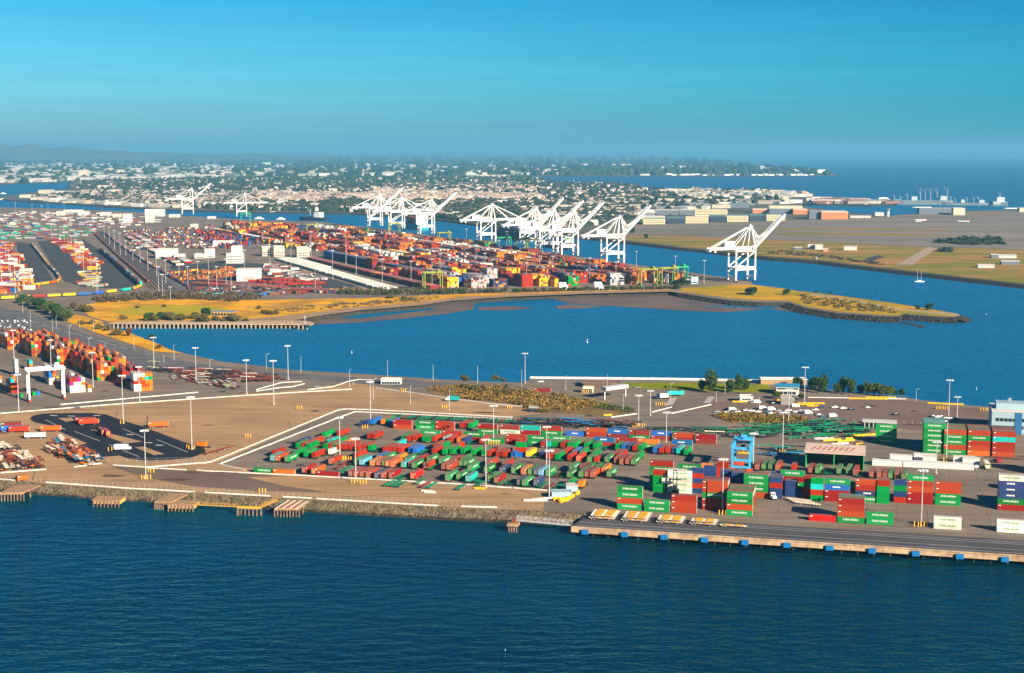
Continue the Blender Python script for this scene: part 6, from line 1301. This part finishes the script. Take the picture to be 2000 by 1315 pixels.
TK = MB().cyl((0, 0, 0), (0, 0, 4.5), .4, .22, 7).beam((0, 0, 2.5), (1.6, .6, 5.5), .22).beam((0, 0, 3), (-1.3, -.7, 5.8), .2).beam((0, 0, 3.4), (.2, 1.4, 6.2), .18).mesh('trunk', bark)
def tree(x, y, kind, hpx, label, group=None, base=None):
    p = G(x, y); H0 = dict(tall=15, tall2=11.5, round=8, dark=9, olive=4.8, rust=8, brown=8)[kind]; s_ = hpx/ppm(p)/H0
    t = empty('shrub' if kind == 'olive' else 'tree', p, rnd.uniform(0, 6.28), label, 'shrub' if kind == 'olive' else 'tree', group); t.scale = (s_*rnd.uniform(.9, 1.15), s_*rnd.uniform(.9, 1.15), s_)
    mobj('crown', TM[kind], t); mobj('trunk', TK, t)
for i, (x, y, k, h, lab) in enumerate([(1373, 763, 'tall2', 22, 'left, shorter'), (1388, 768, 'tall', 38, 'tallest'), (1429, 767, 'tall2', 27, 'third from the left'), (1442, 763, 'tall', 27, 'fourth from the left'), (1455, 763, 'tall2', 25, 'rightmost')]): tree(x, y, k, h*1.1, f"slender green poplar on the park lawn, {lab}")
for i, (x, y, k, h) in enumerate([(1556, 756, 'dark', 16), (1588, 757, 'dark', 14), (1608, 769, 'tall', 30), (1596, 763, 'dark', 22), (1636, 770, 'tall2', 22), (1646, 769, 'tall', 27), (1661, 772, 'tall', 27), (1680, 770, 'tall2', 18), (1692, 772, 'tall', 22), (1708, 772, 'round', 20), (1722, 774, 'round', 17), (1735, 774, 'round', 16), (1761, 774, 'dark', 12), (1746, 773, 'dark', 8), (1518, 779, 'round', 12), (1565, 781, 'round', 10)]): tree(x, y, k, h*1.15, f"{'tall green' if k[0] == 't' else 'rounded dark'} tree, {ordw(i+1)} from the left beside the white office")
for i, (x, y, k, h) in enumerate([(45, 592, 'dark', 16), (58, 597, 'round', 18), (70, 602, 'dark', 20), (82, 606, 'dark', 22), (94, 612, 'round', 22), (106, 618, 'dark', 24), (118, 624, 'dark', 24), (126, 628, 'round', 24), (50, 588, 'brown', 14)]): tree(x, y, k, h, f"bushy green tree, {ordw(i+1)} from the left in the row beside the bay road")
SH = [(162, 634, 'olive', 8), (178, 633, 'olive', 8), (195, 643, 'olive', 9), (213, 646, 'olive', 10), (226, 655, 'olive', 12), (232, 652, 'olive', 10), (252, 657, 'rust', 18), (297, 665, 'dark', 12), (310, 682, 'rust', 10), (145, 603, 'brown', 14), (160, 608, 'brown', 15), (172, 610, 'brown', 14), (294, 627, 'dark', 16), (302, 627, 'olive', 12), (313, 624, 'dark', 14), (328, 624, 'olive', 13), (340, 626, 'olive', 14), (352, 626, 'olive', 12), (376, 623, 'olive', 12), (398, 629, 'olive', 14), (404, 620, 'dark', 18), (424, 627, 'olive', 10), (441, 628, 'olive', 9), (460, 628, 'olive', 14), (481, 628, 'olive', 7), (242, 624, 'olive', 8), (270, 602, 'olive', 5), (320, 600, 'olive', 5),
      (1260, 466, 'dark', 9), (1233, 456, 'dark', 13), (1472, 577, 'dark', 16), (1464, 575, 'brown', 14), (1538, 577, 'dark', 12), (1594, 573, 'dark', 5), (1622, 575, 'dark', 5), (1790, 605, 'dark', 9), (1817, 606, 'dark', 13), (1334, 558, 'dark', 16), (1345, 558, 'dark', 10), (1321, 565, 'dark', 9), (762, 583, 'olive', 8), (788, 586, 'olive', 7), (800, 587, 'olive', 6), (905, 742, 'brown', 11), (914, 744, 'brown', 8), (968, 743, 'olive', 9), (985, 745, 'olive', 6), (905, 762, 'olive', 11), (925, 763, 'olive', 10), (945, 768, 'olive', 8), (893, 760, 'olive', 7), (973, 770, 'olive', 9), (988, 771, 'olive', 9), (990, 757, 'dark', 6), (505, 604, 'brown', 8), (515, 612, 'brown', 8), (523, 614, 'brown', 9), (531, 615, 'brown', 9), (539, 614, 'brown', 9), (1420, 801, 'olive', 5), (1050, 805, 'olive', 7), (1065, 806, 'olive', 7), (1310, 762, 'dark', 5), (1325, 765, 'dark', 5), (1300, 758, 'dark', 5)]
for i, (x, y, k, h) in enumerate(SH): tree(x, y, k, h, f"{dict(olive='olive green', rust='rusty red', brown='brownish', dark='dark green')[k]} {'shrub' if k == 'olive' else 'tree'}, {ordw(i+1)} of those dotted round the basin shore")
n_ = 0
for i in range(46): x = 1002+i*7.2; tree(x, 571.5-i*.16+rnd.uniform(-.4, .4), 'dark' if rnd.random() < .5 else 'brown', rnd.uniform(5, 9), f"small planted tree, {ordw(i+1)} from the left in the row before the red containers")
def scatter(name, P, n, r, h, cols, label, cat, size=1.0, k=26, zf=0):
    b = MB(); xs = [p[0] for p in P]; ys = [p[1] for p in P]; i = 0
    while i < n:
        x = rnd.uniform(min(xs), max(xs)); y = rnd.uniform(min(ys), max(ys))
        if not inpoly(x, y, P): continue
        i += 1; p = G(x, y); s_ = rnd.uniform(.5, 1.3); clump(b, (p.x, p.y, h*s_*.5), (r*s_, r*s_, h*s_), k, size=size, cols=cols)
    return tag(b.obj(name, attr_mat(name+'_leaf', .9)), label, cat, kind='stuff')
scatter('scrub', [(835, 758), (900, 753), (980, 757), (1100, 774), (1190, 790), (1140, 800), (1050, 806), (1000, 790), (900, 778)], 420, 3.2, 1.4, [(0.24, 0.14, 0.03), (0.30, 0.17, 0.04), (0.12, 0.10, 0.03), (0.18, 0.12, 0.03)], 'dry brown and ochre scrub on the hill', 'scrub', .6)
scatter('scrub', [(1140, 784), (1240, 800), (1230, 808), (1150, 796)], 60, 2.6, 1.0, [(0.10, 0.11, 0.02), (0.07, 0.09, 0.02)], 'greener strip of scrub below the gate canopy', 'scrub', .5)
scatter('scrub', [(1390, 812), (1450, 808), (1560, 815), (1595, 825), (1520, 830), (1430, 824)], 170, 2.8, 1.5, [(0.22, 0.13, 0.02), (0.30, 0.17, 0.03), (0.08, 0.08, 0.02)], 'ochre scrub between the vans and the chassis heap', 'scrub', .5)
scatter('hedge', [(655, 571), (760, 569), (860, 570), (990, 569), (1000, 571), (860, 576), (740, 577), (660, 575)], 220, 4, 4, [(0.05, 0.07, 0.02), (0.09, 0.08, 0.03), (0.07, 0.06, 0.03)], 'ragged hedge between the container yards and the meadow', 'hedge', 1.0)
scatter('hedge', [(180, 585), (240, 577), (310, 577), (370, 572), (470, 575), (520, 582), (460, 590), (380, 585), (300, 586), (200, 592)], 260, 5, 3.5, [(0.10, 0.065, 0.03), (0.07, 0.06, 0.03), (0.12, 0.08, 0.035)], 'brown thicket along the far edge of the meadow', 'thicket', 1.1)
scatter('scrub', [(620, 596), (760, 588), (860, 580), (850, 585), (700, 600), (560, 612), (540, 606)], 90, 4, 1.2, [(0.12, 0.09, 0.03), (0.2, 0.13, 0.04)], 'dark tufts in the golden meadow', 'scrub', .8)
scatter('scrub', [(1560, 575), (1640, 585), (1740, 600), (1755, 612), (1650, 606), (1570, 592)], 120, 4, 1.5, [(0.10, 0.09, 0.02), (0.22, 0.14, 0.03)], 'low bushes on the spit', 'scrub', .9)
scatter('bushes', [(1815, 475), (1880, 467), (1950, 469), (1962, 479), (1900, 480)], 150, 7, 4.5, [(0.03, 0.05, 0.03), (0.05, 0.06, 0.03)], 'long dark thicket on the airfield', 'thicket', 2.2)
scatter('bushes', [(1830, 492), (1855, 488), (1857, 494)], 24, 6, 4, [(0.03, 0.05, 0.03), (0.04, 0.06, 0.03)], 'small dark thicket by the pale taxiway', 'thicket', 2)
scatter('bushes', [(1500, 495), (1620, 505), (1730, 520), (1720, 515), (1600, 498), (1520, 490)], 130, 5, 1.8, [(0.12, 0.08, 0.03), (0.2, 0.12, 0.05), (0.08, 0.07, 0.03)], 'brown weeds along the airfield bank', 'weeds', 1.5)
# ---------------- the city ----------------
CITY = [(200, 398), (500, 412), (690, 414), (846, 425), (902, 432), (1040, 449), (1110, 455), (1130, 445), (1240, 428), (1250, 412), (1190, 400), (1330, 385), (1560, 374), (1400, 371), (1262, 369), (1216, 359), (1075, 355), (1040, 347), (700, 346), (400, 348), (160, 354), (150, 372), (110, 382), (60, 386)]
tb = MB(); GR = [(0.028, 0.045, 0.022), (0.04, 0.055, 0.025), (0.02, 0.034, 0.02), (0.055, 0.06, 0.03), (0.035, 0.042, 0.03)]
def citytrees(P, n, r, dens=None):
    xs = [p[0] for p in P]; ys = [p[1] for p in P]; i = 0
    while i < n:
        x = rnd.uniform(min(xs), max(xs)); y = rnd.uniform(min(ys), max(ys))
        if not inpoly(x, y, P): continue
        if dens and rnd.random() > dens(x, y): continue
        i += 1; p = G(x, y); s_ = r*rnd.uniform(.6, 1.5)*(1+p.y/9000); lump(tb, (p.x, p.y, s_*.35), (s_, s_*1.3, s_*.85), col=rnd.choice(GR))
citytrees(CITY, 13000, 5.6, lambda x, y: 1.0 if (370 > y or y > 395 or x < 500) else .45)
citytrees([(625, 395), (700, 392), (720, 412), (625, 412)], 250, 8); citytrees([(880, 405), (1000, 400), (1040, 445), (900, 430)], 500, 8)
citytrees([(-100, 303), (1000, 303), (1350, 311), (1600, 336), (1620, 343), (1060, 343), (400, 347), (0, 359), (-100, 360)], 2600, 12, lambda x, y: .6 if x < 460 else 1)
HC = [(0.46, 0.40, 0.32), (0.55, 0.52, 0.47), (0.38, 0.28, 0.21), (0.32, 0.26, 0.21), (0.46, 0.35, 0.27), (0.70, 0.68, 0.64), (0.28, 0.28, 0.28)]
RC = [(0.22, 0.14, 0.10), (0.30, 0.20, 0.14), (0.16, 0.13, 0.12), (0.36, 0.30, 0.26), (0.5, 0.46, 0.4)]
def house_geo(b, c, L, W, H, a, wc, rc):
    ca, sa = math.cos(a), math.sin(a); f = lambda x, y, z: (c[0]+x*ca-y*sa, c[1]+x*sa+y*ca, z)
    vs = [f(-L/2, -W/2, 0), f(L/2, -W/2, 0), f(L/2, W/2, 0), f(-L/2, W/2, 0), f(-L/2, -W/2, H), f(L/2, -W/2, H), f(L/2, W/2, H), f(-L/2, W/2, H), f(-L/2, 0, H*1.45), f(L/2, 0, H*1.45)]
    b.add(vs, [(0, 1, 5, 4), (1, 2, 6, 9, 5), (2, 3, 7, 6), (3, 0, 4, 8, 7)], 0, wc); b.add(vs, [(4, 5, 9, 8), (6, 7, 8, 9)], 0, rc)
hb = MB()
def houses(P, n, L0, h0, HC_=HC, flat=False):
    xs = [p[0] for p in P]; ys = [p[1] for p in P]; i = 0
    while i < n:
        x = rnd.uniform(min(xs), max(xs)); y = rnd.uniform(min(ys), max(ys))
        if not inpoly(x, y, P): continue
        i += 1; p = G(x, y); s_ = rnd.uniform(.7, 1.6)
        if flat or rnd.random() < .15: cc = rnd.choice(HC_); hb.box((p.x, p.y, h0*s_/2), (L0*s_*1.8, L0*s_, h0*s_), rnd.choice((0, .2, 1.2)), col=cc, top=tuple(v*.95 for v in cc), skip_bottom=True)
        else: house_geo(hb, (p.x, p.y), L0*s_, L0*.75, h0, rnd.choice((.1, .3, 1.6)), rnd.choice(HC_), rnd.choice(RC))
PINK = [(0.55, 0.36, 0.25), (0.50, 0.40, 0.30), (0.44, 0.28, 0.19), (0.62, 0.54, 0.45)]
houses([(510, 378), (700, 382), (760, 374), (930, 380), (1060, 384), (1060, 392), (760, 394), (620, 398), (500, 392)], 1300, 14, 10, PINK)
houses(CITY, 1600, 13, 9)
houses([(700, 362), (1000, 358), (1050, 375), (760, 375)], 160, 22, 9, PINK)
houses([(160, 374), (500, 378), (500, 406), (330, 402), (200, 398)], 420, 18, 8)
houses([(60, 388), (330, 392), (450, 404), (330, 406), (120, 396)], 240, 22, 6, [(0.6, 0.55, 0.48), (0.5, 0.4, 0.3), (0.25, 0.25, 0.24)], True)
houses([(-80, 322), (300, 320), (460, 324), (460, 348), (150, 354), (60, 357), (-80, 359)], 1500, 30, 15, [(0.5, 0.47, 0.42), (0.38, 0.32, 0.27), (0.26, 0.26, 0.26), (0.16, 0.17, 0.17), (0.5, 0.47, 0.42)], True)
houses([(460, 322), (1100, 318), (1100, 342), (460, 345)], 520, 28, 14, [(0.55, 0.52, 0.47), (0.3, 0.28, 0.25)], True)
houses([(1250, 341.2), (1600, 342), (1600, 343.6), (1250, 343.3)], 70, 16, 7, [(0.85, 0.82, 0.76)], True); houses([(1480, 326), (1600, 334), (1610, 338), (1480, 330)], 110, 36, 10, [(0.85, 0.82, 0.76)], True)
houses([(1300, 372), (1560, 377), (1580, 384), (1500, 388), (1330, 384)], 150, 20, 8, [(0.6, 0.56, 0.5), (0.45, 0.38, 0.3), (0.3, 0.3, 0.3)], True)
houses([(1120, 400), (1230, 392), (1500, 392), (1560, 397), (1460, 402), (1240, 425), (1130, 445), (1060, 446)], 210, 22, 7, [(0.5, 0.43, 0.32), (0.6, 0.56, 0.5), (0.2, 0.22, 0.24), (0.3, 0.26, 0.22)], True)
citytrees([(1080, 392), (1500, 384), (1560, 392), (1240, 420), (1130, 445), (1060, 446)], 420, 7)
houses([(1590, 388), (1740, 393), (1740, 398), (1600, 398)], 100, 26, 6, [(0.6, 0.57, 0.5), (0.3, 0.14, 0.12), (0.3, 0.26, 0.22), (0.2, 0.2, 0.2)], True)
tag(hb.obj('distant_houses', attr_mat('far_walls', .9)), 'countless pale houses and sheds of the towns beyond the channel', 'houses', kind='stuff')
tag(tb.obj('wooded_suburb', attr_mat('far_foliage', .95)), 'dark green tree cover of the suburbs beyond the channel', 'woods', kind='stuff')
# larger far buildings one can pick out
FB = [(511, 527, 327, 9, 'pale green'), (667, 695, 317.5, 3, 'white'), (708, 722, 326, 6, 'white'), (725, 739, 325, 3, 'white'), (848, 900, 329.5, 4, 'white'), (795, 820, 327, 5, 'cream'), (1193, 1232, 328, 7, 'cream'), (1265, 1296, 329, 3.5, 'white'), (1311, 1357, 329, 4.5, 'white'), (1368, 1385, 328.5, 3.5, 'white'), (1393, 1430, 326.5, 4, 'white'), (1135, 1156, 323, 3, 'white'), (154, 170, 349, 16, 'cream'), (213, 218, 341, 12, 'cream'), (230, 240, 342, 10, 'cream'), (645, 675, 331.5, 2.5, 'white'), (340, 342, 330, 10, 'white'), (75, 98, 381, 9, 'cream'), (38, 100, 386.5, 5, 'cream'), (108, 154, 379, 5, 'cream'), (99, 203, 394.5, 2.6, 'white'), (203, 300, 399, 2.6, 'white'), (600, 607, 379, 8, 'pinkish'), (643, 655, 377, 8, 'pinkish'), (190, 207, 369, 6, 'pinkish'), (216, 226, 379, 8, 'pinkish'), (845, 870, 388, 3, 'white'), (925, 945, 366, 5, 'cream'), (320, 350, 324, 3, 'white'), (400, 420, 326, 3, 'white'), (450, 462, 330, 3, 'white'), (560, 600, 333, 2, 'white'), (975, 1000, 331, 2, 'white'), (930, 990, 345, 3, 'cream'), (500, 505, 325, 4, 'white'), (20, 60, 335, 4, 'white'), (100, 130, 344, 4, 'white'), (250, 300, 345, 4, 'cream'), (265, 290, 352, 5, 'cream'), (760, 812, 371, 3, 'cream'), (830, 900, 376, 3, 'pinkish')]
FW = {'white': wwall, 'cream': crr, 'pale green': mat('pale_green_wall', (0.5, 0.62, 0.52), .8), 'pinkish': WL['p']}
for i, (x0, x1, y, h, cn_) in enumerate(FB):
    p = G(x0, y); building(x0, y, (x1-x0)/ppm(p), 60, h/ppm(p), 0, f"{cn_} hazy building, {ordw(i+1)} of the larger ones on the far plain", FW[cn_], wroof, 'building', name='building')

# the chassis that show largest are things of their own; the rest, mostly hidden under boxes, are one mass
CREQ.sort(key=lambda c: -c[0]); cm = MB()
CC = dict(G=(0.01, 0.20, 0.09), R=(0.25, 0.05, 0.02), W=(0.75, 0.62, 0.48), K=(0.03, 0.035, 0.05), B=(0.02, 0.22, 0.45), C=(0.75, 0.62, 0.48), O=(0.75, 0.18, 0.02))
for i, (_, kd, loc, ang, lab, grp) in enumerate(CREQ):
    if i < 290: dup(CH[kd], loc, ang, lab, grp); continue
    U = Vector((math.cos(ang), math.sin(ang), 0)); V = Vector((-U.y, U.x, 0)); o_ = Vector(loc); cc = tuple(v*rnd.uniform(.7, 1.2) for v in CC[kd])
    for s_ in (-.5, .5): q = o_+V*s_+Vector((0, 0, 1.0)); cm.beam(q-U*6.1, q+U*6.1, .2, .3, col=cc)
    for k in range(5): q = o_+U*(-5.8+k*2.9)+Vector((0, 0, 1.0)); cm.beam(q-V*1.2, q+V*1.2, .16, .16, col=cc)
    for k in (4.8, 3.5, -3.5):
        q = o_+U*k+Vector((0, 0, .5)); cm.box((q.x, q.y, q.z), (.9, 2.3, .9), ang, col=(.03, .03, .03))
tag(cm.obj('trailer_chassis', attr_mat('chassis_paints')), 'many more trailer chassis under and between the containers', 'chassis', kind='stuff')
tag(REST.obj('distant_containers', attr_mat('container_paints')), 'thousands of stacked multicoloured containers filling the yards behind', 'containers', kind='stuff')
